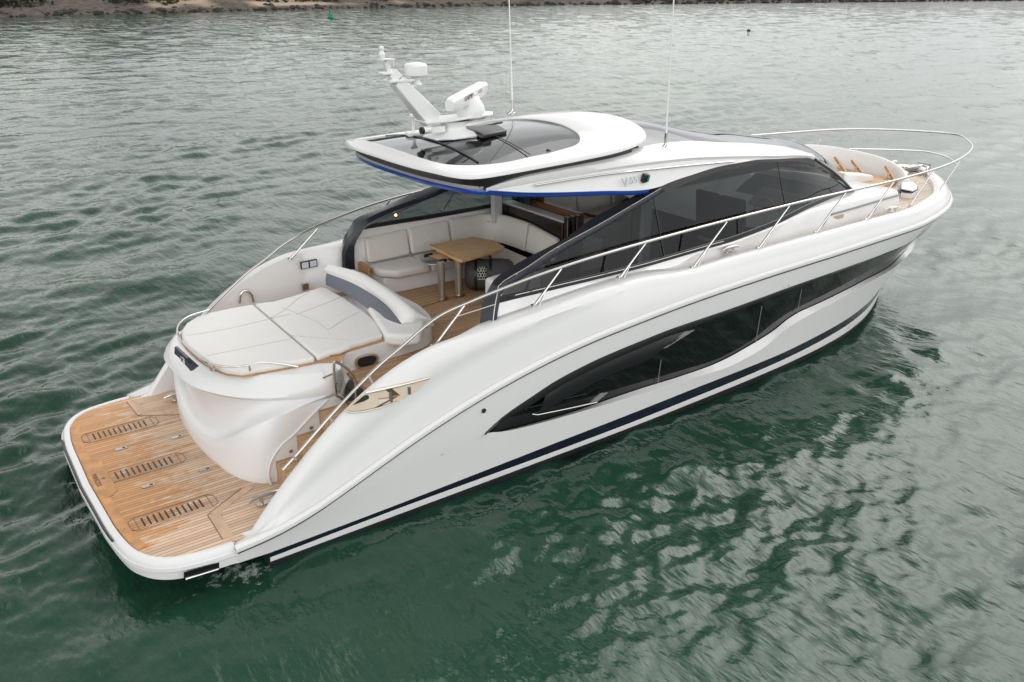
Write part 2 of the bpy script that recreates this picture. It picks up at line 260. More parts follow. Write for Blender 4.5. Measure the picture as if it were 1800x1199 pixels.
CRZ = pch([(.97, .45), (1.3, .57), (1.7, .85)]+[q for q in [(2.116,1.108),(2.266,1.186),(2.416,1.264),(2.566,1.343),(2.716,1.421),(2.866,1.495),(3.016,1.566),(3.166,1.631),(3.316,1.690),(3.466,1.743),(3.616,1.790),(3.766,1.833),(3.916,1.873),(4.066,1.909),(4.216,1.942),(4.366,1.972),(4.516,1.998),(4.666,2.021),(4.816,2.040),(4.966,2.057),(5.116,2.071),(5.266,2.083),(5.416,2.094),(5.566,2.105),(5.716,2.116),(5.866,2.128),(6.016,2.141)] if q[0] > 1.9]+[(7, 2.09), (9, 2.08), (16.5, 2.07)])
XB = 12.0
def lx(xs0, xe, u):      # station u in 0..1 -> x on a line starting at xs0 and ending on the stem at xe
    U = .62
    return np.where(u < U, xs0+(XB-xs0)*u/U, XB+(xe-XB)*(1-(1-np.clip((u-U)/(1-U), 0, 1))**1.45))
NU = 150; uu = np.linspace(0, 1, NU)
def tt(x, xe): return np.where(x < XB, x, XB+(x-XB)/(xe-XB)*(16.5-XB))
def y0s(x, xe): return Y0(np.where(x < XB, x, XB+(x-XB)/(xe-XB)*(15.4-XB)))
def hull_rows():
    R = {}
    def low(xe, dy, z, xs=1.32):
        x = lx(xs, xe, uu); y = np.maximum(y0s(x, xe)+dy, 0); y[-1] = 0; zz = z(x) if callable(z) else np.full(NU, z); return np.stack([x, -y, zz], 1)
    R[0] = low(14.5, -.5, -.55); R[1] = low(15.36, -.02, .0); R[2] = low(15.42, 0, .095); R[3] = low(15.48, .01, Z1); R[4] = low(15.56, .02, Z2); R['4c'] = low(15.565, .022, lambda x: Z2(x)+.012, .97)
    def mid(xe, wz, off, xs=.97):
        x = lx(xs, xe, uu); t16 = tt(x, xe); y2 = Y0(np.where(x < XB, x, XB+(x-XB)/(xe-XB)*(15.4-XB)))+.02; y6 = BR(t16)
        z = wz(x); z2 = Z2(x); f = np.clip((z-z2)/(RZ(t16)-z2), 0, 1); y = y2+(y6-y2)*f
        o = off*np.clip((x-3.97)/.35, 0, 1)*np.clip((xe-x)/.8, 0, 1); y = np.maximum(y-o, 0); y[-1] = 0
        return np.stack([x, -y, z], 1)
    R[5] = mid(16.02, W3, -.012); R[6] = mid(16.05, W4, .09); R[7] = mid(16.22, W5, .035); R['7o'] = mid(16.22, lambda x: W5(x)+.012*np.clip((x-3.9)/.4, 0, 1), .0)
    def top(xe, off, z, xs=.97):
        x = lx(xs, xe, uu); xx = np.where(x < XB, x, XB+(x-XB)/(xe-XB)*(16.5-XB)); y = np.maximum(BR(xx)-(off(xx) if callable(off) else off)*np.clip((16.5-xx)/.8, 0, 1), 0); y[-1] = 0
        return np.stack([x, -y, z(np.minimum(x, 16.4))], 1)
    R[8] = top(16.5, 0, RZ); R[9] = top(16.5, .004, lambda x: RZ(x)+.06)
    cf = lambda x: np.clip((6.0-x)/1.2, 0, 1)*np.clip((x-1.2)/.8, 0, 1)
    R['10a'] = top(16.48, lambda x: .03+.02*cf(x), lambda x: np.minimum(CRZ(x)-.10*cf(x)-.02, np.maximum(GIN(x)-.12, RZ(x)+.035))); R[10] = top(16.45, lambda x: .05+.022*cf(x), lambda x: np.minimum(CRZ(x), np.maximum(GIN(x)-.085, RZ(x)+.04))); R['10b'] = top(16.43, lambda x: .055+.008*cf(x), lambda x: np.minimum(CRZ(x)+.045, np.maximum(GIN(x)-.05, RZ(x)+.045)))
    R[11] = top(16.36, .095, lambda x: GIN(x)-.035); R[12] = top(16.3, .13, lambda x: GIN(x)-.004); R[13] = top(16.22, OFG, GIN); R[14] = top(16.16, lambda x: OFG(x)+.035, lambda x: GIN(x)-.03)
    fl = pch([(.97, .44), (1.75, .44), (2.6, 1.2), (3.2, 1.36), (6.6, 1.36), (6.75, 2.09), (16.5, 2.09)])
    R[15] = top(16.15, lambda x: OFG(x)+.045, lambda x: np.minimum(fl(x), GIN(x)-.035))
    return R
HR = hull_rows()
mb = MB()
order = [0, 1, 2, 3, 4, '4c', 5, 6]; mb.grid([HR[k] for k in order], mats=[0]*8)
win = lambda i, j: 3.99 < HR[6][j][0] < 15.6
mb.m = [({0: 1, 1: 1, 2: 0, 3: 2, 4: 0, 5: 0, 6: 0}[i // (NU-1)]) for i in range(len(mb.f))]
b = MB(); b.grid([HR[6], HR[7]], mats=[0], skip=lambda i, j: HR[6][j][0] > 3.9); mb.v, off = mb.v+b.v, len(mb.v); mb.f += [tuple(off+k for k in f) for f in b.f]; mb.m += b.m
b = MB(); b.grid([HR[k] for k in (7, '7o', 8, 9, '10a', 10, '10b', 11, 12, 13, 14, 15)], mats=[0]*12); off = len(mb.v); mb.v += b.v; mb.f += [tuple(off+k for k in f) for f in b.f]; mb.m += [0]*len(b.f)
tr = [HR[k][0] for k in (0, 1, 2, 3, 4)]; mb.poly(list(tr)+[(q[0], 0, q[2]) for q in reversed(tr)], 1)
mb.mirror()
hull = mb.build('hull', [WHITE, ANTIF, NAVY], Y, ang=48, weld=.0008)
# glazing band let into each side of the hull
for s in (1, -1):
    g = MB(); js = [j for j in range(NU) if HR[6][j][0] > 3.9]
    rows = []
    for k in range(7):
        f = k/6; rows.append([(HR[6][j]*(1-f)+HR[7][j]*f+np.array([0, .012, 0]))*[1, s, 1] for j in js])
    gw = g.grid(rows).build('hull_window', HGLASS, Y, ang=60)
    # dark rim under the top edge, wide aft and running out towards the bow
    r2 = []
    for f, o in ((0, -.006), (.5, -.02), (1, -.004)):
        r2.append([(np.array([HR[7][j][0], HR[7][j][1]*1, HR[7][j][2]])+np.array([0, o, -f*np.interp(HR[7][j][0], [3.9, 4.6, 5.5, 7, 9, 12], [.02, .13, .12, .10, .07, .03])]))*[1, s, 1] for j in js])
    MB().grid(r2).build('window_trim', BLACKM, gw, ang=60)
    for a, b2 in (((6.865,-2.120,1.000), (6.895,-2.060,0.613)), ((8.849,-2.140,1.346), (8.947,-2.030,0.712)), ((9.777,-2.120,1.414), (9.877,-2.030,0.961))):
        MB().tube([(a[0], s*(a[1]-.012), a[2]), (b2[0], s*(b2[1]-.012), b2[2])], .006, 6).build('window_seam', GREYW, gw)
    for pts in ([(6.805,-2.215,1.206), (7.185,-2.215,1.352), (7.395,-2.215,1.336), (6.868,-2.215,1.207)], [(5.616,-2.150,0.728), (5.785,-2.150,0.809), (5.913,-2.150,0.789), (5.713,-2.150,0.700)]):
        MB().extr([(p[0], s*abs(p[1]), p[2]) for p in pts], (0, -.02*s, 0)).build('vent_fin', GREYW, gw)
    v = MB(); pts = [(4.665,-2.165,0.858), (4.752,-2.165,0.824), (5.109,-2.165,0.780), (5.432,-2.165,0.744), (5.709,-2.165,0.715)]
    v.tube([(p[0], s*abs(p[1]), p[2]) for p in pts], .012, 8); v.build('vent_trim', STEEL, gw)
    # scooped vent blade behind the glass line, running up from the aft tip
    v = MB(); lo = [(4.748,-2.170,0.843), (5.310,-2.170,0.937), (5.880,-2.180,1.052), (6.466,-2.190,1.087), (6.821,-2.200,1.189)]; hi = [(4.867,-2.180,1.098), (5.392,-2.190,1.227), (5.898,-2.200,1.277), (6.537,-2.200,1.348), (7.276,-2.200,1.359)]
    rows = []
    for f in np.linspace(0, 1, 5):
        rows.append([tuple(np.array([p[0], s*abs(p[1]), p[2]])) for p in [Vector(a).lerp(Vector(c), f) + Vector((0, -.02*math.sin(math.pi*f), 0)) for a, c in zip(crom(lo, 6), crom(hi, 6))]])
    v.grid(rows).build('vent_blade', BLACKM, gw, ang=60)
    # rubbing strake: white ridge with a fine dark line beneath
    st = HR[8]; pr = [(0, -.022), (.03, -.02), (.042, -.002), (.042, .035), (.018, .062), (0, .066)]
    rows = []
    nrm = np.zeros((NU, 2))
    for j in range(NU):
        a = st[min(j+1, NU-1)]-st[max(j-1, 0)]; n2 = np.array([a[1], -a[0]]); n2 = n2/np.linalg.norm(n2); nrm[j] = n2
    nrm[-1] = (1, 0)
    for o, dz in pr: rows.append([(st[j][0]+nrm[j][0]*o, s*-(st[j][1]+nrm[j][1]*o)*-1, st[j][2]+dz) for j in range(NU)])
    MB().grid(rows).build('rubbing_strake', WHITE, hull, ang=30)
    dl = [[(st[j][0]+nrm[j][0]*o, s*(st[j][1]+nrm[j][1]*o), st[j][2]+dz) for j in range(NU)] for o, dz in ((.002, -.05), (.012, -.045), (.014, -.024), (.004, -.022))]
    MB().grid(dl).build('strake_line', NAVY, hull)
    # spray knuckle under the glazing: bright lower ledge lip
    for px in (((3.908,-2.250,1.166)), ((9.209,-2.215,1.591)), ((9.311,-2.215,1.602)), ((12.873,-1.900,1.581))):
        MB().lathe([(.028, 0), (.028, .012), (.018, .016)], (px[0], s*abs(px[1]) - s*.004, px[2]), 14, (0, s, 0)).build('drain_outlet', BLACKM, hull)

# ------------------------------------------------------------------ swim platform
half = [(.06, 0), (.075, .6), (.09, 1.1), (.14, 1.5), (.2, 1.68), (.30, 1.83), (.45, 1.93), (.7, 1.985), (.985, 2.01)]
tk = [(x, y) for x, y in half]
def ring(off, z):
    o = []
    for i, (x, y) in enumerate(half):
        a = half[min(i+1, len(half)-1)]; c = half[max(i-1, 0)]; d = np.array([a[0]-c[0], a[1]-c[1]]); d = d/np.linalg.norm(d); n = np.array([-d[1], d[0]])
        if i == 0: n = np.array([-1, 0])
        if i == len(half)-1: n = np.array([0, 1])
        o.append((x+n[0]*off, y+n[1]*off, z))
    o = crom(o, 5); return [Vector((p.x, -p.y, p.z)) for p in reversed(o)][:-1]+[Vector(p) for p in o]
prof = [(0.01, .452), (.02, .472), (.05, .478), (.08, .466), (.10, .435), (.105, .408), (.12, .40), (.122, .36), (.105, .345), (.095, .335), (.092, .29), (.088, .25), (.04, .235), (-.1, .22)]
rows = [ring(o, z) for o, z in prof]
pl = MB().grid(rows); pl.poly(list(reversed(ring(-.1, .22)))); plat = pl.build('swim_platform', WHITE, Y, ang=40)
tkr = ring(.008, .462)
td = MB().extr(tkr+[Vector((1.75, 2.0, .462)), Vector((2.2, 1.9, .462)), Vector((2.2, -1.98, .462)), Vector((1.9, -1.98, .462)), Vector((1.5, -1.99, .462))], (0, 0, -.03)).build('platform_deck', TEAKP, plat)
def strip(pts, wd, z, name, m, par, th=.004, closed=False):
    P3 = [Vector((p[0], p[1], z)) for p in pts]; N = len(P3); l = []; r = []
    for i in range(N):
        t = (P3[min(i+1, N-1)]-P3[max(i-1, 0)]).normalized(); n = Vector((-t.y, t.x, 0)); l.append(P3[i]+n*wd/2); r.append(P3[i]-n*wd/2)
    b = MB(); b.grid([l, r]); b.grid([[p+Vector((0, 0, -th)) for p in l], l]); b.grid([r, [p+Vector((0, 0, -th)) for p in r]]); return b.build(name, m, par)
# margin boards, aft one broad with the name board in the middle
mg = [(p.x, p.y) for p in ring(-.05, 0) if abs(p.y) < 1.62]
strip(mg, .10, .4665, 'margin_board', TEAKW, plat)
nb = MB().extr([(.07, -.42, .4665), (.19, -.42, .4665), (.27, -.33, .4665), (.27, .47, .4665), (.19, .56, .4665), (.07, .56, .4665)], (0, 0, .003)).build('name_board', TEAKW, plat)
def text(body, size, loc, rot, m, par, name, ex=.002, align='CENTER'):
    c = bpy.data.curves.new(name, 'FONT'); c.body = body; c.size = size; c.extrude = ex; c.align_x = align; c.align_y = 'CENTER'
    t_ = bpy.data.objects.new(name+'_curve', c); COL.objects.link(t_); dg = bpy.context.evaluated_depsgraph_get(); me_ = bpy.data.meshes.new_from_object(t_.evaluated_get(dg)); bpy.data.objects.remove(t_); bpy.data.curves.remove(c)
    me_.materials.clear(); me_.materials.append(m); o = bpy.data.objects.new(name, me_); COL.objects.link(o); o.parent = par; o.location = loc; o.rotation_euler = rot; return o
text('PRINCESS', .075, (.125, .02, .472), (0, 0, math.radians(-90)), CAULK, nb, 'lettering')
MB().lathe([(.022, 0), (.022, .003)], (.2, .02, .4695), 10).build('emblem', CAULK, nb)
grm = BLACKM
for yc in (1.14, 0, -1.14):
    # teak grating: rounded board with dark slots
    xs, xe, hw = .20, 1.10, .135; o = []
    o = [(xs, yc-hw+.06), (xs+.05, yc-hw), (xe-.05, yc-hw), (xe, yc-hw+.06), (xe, yc+hw-.06), (xe-.05, yc+hw), (xs+.05, yc+hw), (xs, yc+hw-.06)]
    outl = strip(o+[o[0], o[1]], .004, .4675, 'hatch_outline', CAULK, td)
    for xx in (xs+.07, xe-.07): strip([(xx, yc-hw+.005), (xx, yc+hw-.005)], .004, .4675, 'hatch_seam', CAULK, td)
    b = MB()
    for k in range(11): b.box((.337+.0605*k, yc, .4655), (.016, .165, .006))
    b.build('drain_slot', grm, td)
for sx, sy in ((.53, .62), (1.17, .52), (.57, -.44), (1.2, -.46)):
    c = MB().extr([(sx-.075+.02, sy-.03, .466), (sx-.075, sy, .466), (sx-.055, sy+.03, .466), (sx+.07, sy+.03, .466), (sx+.07, sy-.03, .466)], (0, 0, .008)).build('chock_plate', STEEL, plat)
    MB().box((sx+.035, sy, .4755), (.035, .02, .004)).build('slot', BLACKM, c)
for s in (1, -1):      # L-shaped border boards each side
    strip([(.97, s*1.93), (.985, s*1.42)], .11, .4668, 'border_board', TEAKB, plat); strip([(.985, s*1.42), (1.5, s*1.12)], .09, .4672, 'border_board', TEAKB, plat)
    strip([(.91, s*1.93), (.925, s*1.40), (1.4, s*1.1)], .006, .468, 'board_seam', CAULK, plat)
# slot grille in the aft face and the drop-down ladder recess to starboard
b = MB(); gr = ring(.112, .452); gr = [p for p in gr if abs(p.y) < 1.35]
b.tube(gr, .011, 8); b.build('aft_slot', BLACKM, plat)
MB().extr([(0.458,-2.085,0.356), (0.803,-2.085,0.327), (0.793,-2.085,0.248), (0.447,-2.085,0.273)], (0, -.006, 0)).build('ladder_recess', BLACKG, plat)
MB().tube([(0.460,-2.100,0.283), (0.784,-2.100,0.262)], .012, 8).build('ladder_tread', STEEL, plat)
for s in (1, -1): MB().tube([(.978, s*2.02, .475), (.978, s*2.09, .468), (.978, s*2.128, .43), (.978, s*2.12, .36)], .006, 6).build('joint_seam', GREYW, plat)

# ------------------------------------------------------------------ garage / sunbed module
def outl(a): return resample(crom(a, 6, True)+[Vector(a[0])], 160)
fw = [(2.62, -1.2), (2.78, -.98), (2.95, -.80), (3.6, -.74), (4.1, -.66), (4.36, -.35), (4.47, .3), (4.36, 1.1), (4.1, 1.36), (3.4, 1.42), (2.6, 1.62)]
def lev(z, aft): return [(x, y, z) for x, y in aft[:1]]
A = {
 .462: [(1.66, 1.72), (1.44, 1.32), (1.345, .85), (1.31, .22), (1.345, -.32), (1.42, -.76), (1.56, -1.05), (1.75, -1.19), (2.2, -1.2)],
 .56: [(1.66, 1.73), (1.43, 1.33), (1.325, .85), (1.29, .22), (1.325, -.33), (1.41, -.77), (1.55, -1.06), (1.75, -1.2), (2.2, -1.2)],
 .72: [(1.72, 1.66), (1.47, 1.26), (1.37, .8), (1.345, .22), (1.385, -.3), (1.47, -.72), (1.6, -1.02), (1.8, -1.18), (2.2, -1.2)],
 .95: [(1.78, 1.66), (1.6, 1.22), (1.52, .75), (1.5, .22), (1.53, -.25), (1.60, -.64), (1.71, -.97), (1.88, -1.15), (2.25, -1.19)],
 1.2: [(1.74, 1.62), (1.56, 1.2), (1.50, .75), (1.49, .22), (1.55, -.22), (1.64, -.6), (1.78, -.93), (1.98, -1.12), (2.3, -1.18)],
 1.36: [(1.68, 1.62), (1.46, 1.2), (1.38, .75), (1.37, .22), (1.43, -.2), (1.56, -.54), (1.76, -.83), (2.0, -1.03), (2.32, -1.17)],
 1.385: [(1.6, 1.64), (1.36, 1.2), (1.26, .75), (1.25, .22), (1.31, -.22), (1.47, -.58), (1.7, -.87), (1.98, -1.06), (2.36, -1.19)],
 1.42: [(1.58, 1.64), (1.33, 1.2), (1.222, .75), (1.215, .22), (1.28, -.24), (1.45, -.6), (1.69, -.89), (1.97, -1.08), (2.36, -1.2)],
 1.50: [(1.6, 1.62), (1.36, 1.18), (1.26, .72), (1.255, .22), (1.32, -.22), (1.48, -.56), (1.72, -.84), (1.99, -1.03), (2.36, -1.18)],
 1.60: [(1.66, 1.56), (1.45, 1.12), (1.36, .7), (1.355, .24), (1.41, -.16), (1.56, -.47), (1.78, -.73), (2.03, -.93), (2.38, -1.12)],
 1.615: [(1.7, 1.54), (1.49, 1.1), (1.40, .68), (1.395, .25), (1.45, -.14), (1.6, -.45), (1.81, -.70), (2.05, -.90), (2.38, -1.09)]}
def glev(z):
    aft = A[z]; nar = float(np.clip((z-1.0)/.36, 0, 1)); pk = lambda y: y if y < .9 else y+(min(y, 1.0+.22*(y-1.0))-y)*nar
    return outl([(x, pk(y), z) for x, y in aft]+[(x, pk(y), z) for x, y in fw])
ob, oc_, ol = glev(.56), glev(.462), glev(1.36)
def zsf(p):
    if p[0] > 2.15: return 1.30
    return float(np.interp(p[1], [-1.2, -1.08, -.9, -.5, .1, .75, 1.05, 1.25, 1.8], [1.30, 1.18, 1.0, .80, .70, .72, .86, 1.1, 1.3]))
rows = [oc_, oc_*.3+ob*.7+np.array([0, 0, -.03]), ob]
zs_r = np.array([[p[0]*.93+q[0]*.07, p[1]*.93+q[1]*.07, zsf(p)] for p, q in zip(ob, ol)])
cen = np.array([2.5, .2]); 
def wsm(v, w=9):
    k = np.hanning(2*w+1); k /= k.sum(); return np.convolve(np.concatenate([v[:-1], v[:-1], v[:-1]]), k, 'same')[len(v)-1:2*len(v)-1]
zsv = wsm(zs_r[:, 2]); zs_r[:, 2] = zsv; scoop = np.clip((1.345-zsv)/.55, 0, 1)**1.2
rows.append(ob*.5+zs_r*.5); rows.append(zs_r-np.array([0, 0, .02]))
for f in (.03, .12, .28, .48, .7, .88, 1.0):
    r = zs_r*(1-f)+ol*f; inn = cen-r[:, :2]; inn /= np.linalg.norm(inn, axis=1)[:, None]
    r[:, :2] += inn*(scoop*(.09*math.sin(math.pi*f**.75)+.03*(1-f)))[:, None]; r[:, 2] = zs_r[:, 2]+(1.36-zs_r[:, 2])*f; rows.append(r)
rows += [glev(z) for z in (1.385, 1.42, 1.50, 1.60, 1.615)]
gm_ = MB().grid(rows, True); gm_.poly(rows[-1]); garage = gm_.build('garage', WHITE, Y, ang=60)
# raised moulding along the stair side
mo = [(1.702,-1.212,0.468), (1.689,-1.212,0.591), (1.732,-1.212,0.745), (1.854,-1.212,0.893), (2.055,-1.212,1.017), (2.276,-1.212,1.180), (2.468,-1.212,1.310)]
MB().tube(crom(mo, 6), .014, 8).build('stair_moulding', WHITE, garage)
MB().tube([(2.458,-1.130,1.716), (2.461,-1.185,1.637), (2.471,-1.198,1.505), (2.472,-1.190,1.322)], .003, 6).build('door_seam', GREYS, garage)
for px in ((2.243,-1.205,1.013), (1.975,-1.205,0.799)): MB().lathe([(.022, 0), (.022, .008), (.014, .01)], px, 14, (0, -1, 0)).build('courtesy_light', STEEL, garage)
for q in (((2.507,-1.195,1.593)), ((2.538,-1.195,1.456))): MB().box((q[0], q[1], q[2]), (.14, .02, .012), ry=-.2).build('hinge', STEEL, garage)
# navy panel with emblem on the rim
bp = [(1.245,0.176,1.790), (1.240,-0.307,1.818), (1.300,-0.425,1.741), (1.245,-0.372,1.681), (1.205,-0.144,1.763), (1.205,0.081,1.746)]
badge = MB().extr([Vector(p)+Vector((-.012, 0, 0)) for p in bp], (.03, 0, 0)).build('badge_panel', NAVY, garage)
ec = (1.190,-0.273,1.791)
em = MB(); em.box((ec[0], ec[1], ec[2]), (.006, .075, .06), rz=.2); em.build('emblem_plate', LIGHTG, badge)
text('P', .075, (ec[0]-.006, ec[1], ec[2]), (math.radians(90), 0, math.radians(-80)), NAVY, badge, 'emblem_letter')
# teak surround under the pads
tr_ = [(p[0]*1, p[1], 1.618) for p in rows[-1]]
TEAK_LATER = True

pa = [(445,534), (405,541), (372,548), (345,556), (326,567), (317,580), (318,595), (327,608), (345,624), (368,640), (395,652), (425,656), (460,650), (510,641), (554,633)]
padA = [(2.584,1.321,1.690), (2.283,1.348,1.690), (2.031,1.344,1.690), (1.815,1.293,1.690), (1.640,1.145,1.690), (1.511,0.925,1.690), (1.444,0.652,1.690), (1.429,0.377,1.690), (1.442,0.031,1.690), (1.481,-0.298,1.690), (1.569,-0.555,1.690), (1.698,-0.704,1.690), (1.913,-0.744,1.690), (2.229,-0.796,1.690), (2.522,-0.827,1.690)]
padB = [(2.605,1.334,1.690), (2.845,1.272,1.690), (3.105,1.312,1.690), (3.436,1.397,1.690), (3.621,1.445,1.690), (3.676,1.375,1.690), (3.696,0.830,1.690), (3.678,0.265,1.690), (3.652,-0.077,1.690), (3.601,-0.314,1.690), (3.490,-0.660,1.690), (3.255,-0.694,1.690), (3.040,-0.716,1.690), (2.895,-0.784,1.690), (2.738,-0.776,1.690), (2.545,-0.823,1.690)]
def cushion(name, pts, th, m, par, bev=.035, seg=4):
    return MB().extr([tuple(p) for p in pts], (0, 0, -th)).build(name, m, par, ang=50, bevel=bev, seg=seg)
padC = np.mean(np.array(padA), 0)
ts = [tuple(Vector((padC[0]+(p[0]-padC[0])*1.035, padC[1]+(p[1]-padC[1])*1.035, 1.618))) for p in padA]
MB().extr(ts+[(2.75, -.99, 1.618), (2.95, -.77, 1.618), (3.6, -.71, 1.618), (4.1, -.62, 1.618), (4.2, -.4, 1.618), (3.6, .3, 1.618), (3.4, 1.0, 1.618)], (0, 0, .006)).build('teak_surround', TEAKT, garage)
pad1 = cushion('sunpad_cushion', padA, .085, PADW, Y); pad2 = cushion('sunpad_cushion', padB, .085, PADW, Y)
def seam(pts, par, m=None, r=.0035, name='cushion_seam'):
    b = MB(); b.tube(crom(pts, 5), r, 6); return b.build(name, m or GREYS, par)
seam([(1.504,0.693,1.692), (1.994,0.619,1.692), (2.834,0.657,1.692)], pad1); seam([(1.521,-0.073,1.692), (1.947,-0.109,1.692), (2.555,-0.153,1.692)], pad1)
seam([(2.555,0.654,1.692), (2.831,0.841,1.692), (3.103,1.108,1.692), (3.414,1.346,1.692)], pad2); seam([(2.551,-0.059,1.692), (2.792,-0.323,1.692), (3.063,-0.607,1.692)], pad2)
seam([(2.999,-0.150,1.692), (3.351,0.082,1.692), (3.723,0.254,1.692)], pad2); seam([(2.885,0.594,1.692), (3.211,0.701,1.692), (3.666,0.874,1.692)], pad2); seam([(2.999,-0.150,1.692), (2.994,0.214,1.692), (2.911,0.653,1.692), (2.842,0.966,1.692)], pad2)
# folding head-rest: bolster, dark band, wedge behind
bl = [(3.700,1.444,1.700), (3.763,0.862,1.700), (3.737,0.297,1.700), (3.708,-0.049,1.700), (3.646,-0.353,1.700), (3.790,-0.568,1.720)]
bh = [(3.741,1.485,1.860), (3.839,0.887,1.860), (3.871,0.326,1.840), (3.876,-0.057,1.800), (3.827,-0.403,1.760), (3.787,-0.604,1.740)]
tpx = [(3.697,1.425,1.960), (3.841,0.837,1.980), (3.853,0.163,1.970), (3.843,-0.434,1.920), (3.865,-0.663,1.840), (3.901,-0.677,1.760)]
bk = [Vector(p)+Vector((.12, 0, .015)) for p in tpx]
bb = [Vector((p[0]+.32, p[1], 1.63)) for p in tpx]
rl = [resample(crom(r, 6), 34) for r in (bl, bh)]
band = MB().grid([rl[0], rl[0]*.5+rl[1]*.5+np.array([-.012, 0, 0]), rl[1]]).build('headrest_band', BAND, Y, ang=70)
rt = [resample(crom(r, 6), 34) for r in (bh, tpx, bk, bb)]
m1 = rt[0]*.5+rt[1]*.5+np.array([-.03, 0, .01]); m2 = rt[1]*.5+rt[2]*.5+np.array([0, 0, .035]); m3 = rt[2]*.5+rt[3]*.5+np.array([.05, 0, .03])
hb = MB(); RR = [rl[0], rt[0], m1, rt[1], m2, rt[2], m3, rt[3]]; hb.grid(RR); hb.poly([r[0] for r in RR]); hb.poly([r[-1] for r in RR]); head = hb.build('headrest', PADW, Y, ang=60)
wd = [(4.017,1.922,1.780), (3.994,0.825,1.780), (3.983,-0.013,1.780), (3.960,-0.474,1.760), (3.968,-0.585,1.700), (3.801,-0.557,1.660), (3.632,-0.436,1.660), (3.577,-0.533,1.620), (3.938,-0.745,1.620), (4.135,-0.568,1.680), (4.250,-0.348,1.720), (4.297,-0.105,1.740), (4.283,0.540,1.760), (4.335,1.501,1.760)]
seat_o = [(3.72, -.66), (4.2, -.58), (4.38, -.3), (4.48, .3), (4.42, .9), (4.25, 1.32), (3.7, 1.36)]
cushion('seat_cushion', [(4.291,2.057,1.730), (4.376,1.586,1.730), (4.347,0.660,1.730), (4.298,-0.072,1.730), (4.215,-0.408,1.730), (4.011,-0.782,1.730), (3.821,-0.996,1.730), (3.608,-0.911,1.730), (3.468,-0.765,1.730), (3.790,0.430,1.730), (3.963,1.490,1.730)], .16, PADW, Y, .05, 5)
# grab rail round the aft pad
gp = [(1.997,1.315,1.730), (1.720,1.193,1.750), (1.535,0.999,1.760), (1.427,0.770,1.760), (1.368,0.453,1.760), (1.366,0.029,1.760), (1.395,-0.352,1.760), (1.453,-0.529,1.760), (1.581,-0.697,1.760), (1.750,-0.762,1.760), (1.925,-0.764,1.750), (2.146,-0.834,1.690), (2.287,-0.876,1.640)]
rail_s = MB().tube(crom(gp, 6), .011, 10).build('sunpad_rail', STEEL, Y)
for a, c in (((1.453,-0.529,1.760), (1.488,-0.391,1.630)), ((1.766,-0.773,1.760), (1.795,-0.688,1.630)), ((1.427,0.770,1.760), (1.463,0.864,1.630))): MB().tube([a, c], .012, 8).build('rail_post', STEELB, rail_s)
MB().tube(crom([(1.393,-0.508,1.740), (1.438,-0.455,1.660), (1.450,-0.529,1.740)], 5), .008, 8).build('rail_hook', STEELB, rail_s)
# speaker grille in the pad notch, teak ledge beside the pads
MB().extr([(2.721,-0.786,1.632), (2.790,-0.669,1.632), (2.907,-0.625,1.632), (3.004,-0.672,1.632), (2.971,-0.756,1.632), (2.852,-0.818,1.632)], (0, 0, .01)).build('speaker_grille', STEELB, garage)
# oval vent in the side
oc = [(3.029,-0.800,1.499), (3.084,-0.800,1.537), (3.266,-0.800,1.529), (3.333,-0.800,1.482), (3.329,-0.800,1.422), (3.271,-0.800,1.376), (3.096,-0.800,1.384), (3.031,-0.800,1.431)]
ocl = crom(oc, 5, True); ctr = sum(ocl, Vector())/len(ocl)
vf = MB(); vf.grid([[p+Vector((0, .02, 0)) for p in ocl], [p+Vector((0, -.012, 0)) for p in ocl], [ctr+(p-ctr)*.82+Vector((0, -.016, 0)) for p in ocl], [ctr+(p-ctr)*.8+Vector((0, .0, 0)) for p in ocl]], True); vent = vf.build('side_vent', STEELB, garage)
MB().poly([ctr+(p-ctr)*.82+Vector((0, -.004, 0)) for p in ocl]).build('vent_mesh', BLACKM, vent)

# ------------------------------------------------------------------ stairs, gate, cockpit sole
for x0, z0, z1, x1 in ((1.79, .465, .73, 3.0), (2.06, .73, .97, 3.0), (2.35, .97, 1.2, 3.0)):
    MB().box(((x0+x1)/2, -1.595, (z0+z1)/2), (x1-x0, .79, z1-z0-.002)).build('stair_tread', TEAK, Y)
MB().extr([(2.9, -1.99, 1.38), (2.9, -.6, 1.38), (2.9, 1.98, 1.38), (6.98, 1.98, 1.38), (6.98, -1.99, 1.38)], (0, 0, -.06)).build('cockpit_sole', TEAK, Y)
strip([(4.55, -.1), (4.75, .6), (5.6, .75), (6.5, .6)], .008, 1.383, 'sole_seam', BLACKM, Y)
hatch = [(4.75, -.55), (5.35, -.9)]
strip([(4.55, -1.1), (5.2, -.62), (6.3, -.62)], .05, 1.3825, 'sole_border', TEAKT, Y)
gfr = [(2.542,-1.300,1.756), (2.534,-1.300,1.413), (2.570,-1.300,1.345), (2.715,-1.300,1.201), (2.769,-1.300,1.244), (2.781,-1.300,1.501), (2.707,-1.300,1.649), (2.578,-1.300,1.774)]
gate = MB().tube(crom(gfr, 6, True), .016, 10, True).build('stern_gate', STEEL, Y)
MB().poly([(2.559,-1.300,1.710), (2.547,-1.300,1.409), (2.717,-1.300,1.230), (2.748,-1.300,1.352), (2.668,-1.300,1.504), (2.624,-1.300,1.657)]).build('gate_panel', CLEARG, gate)
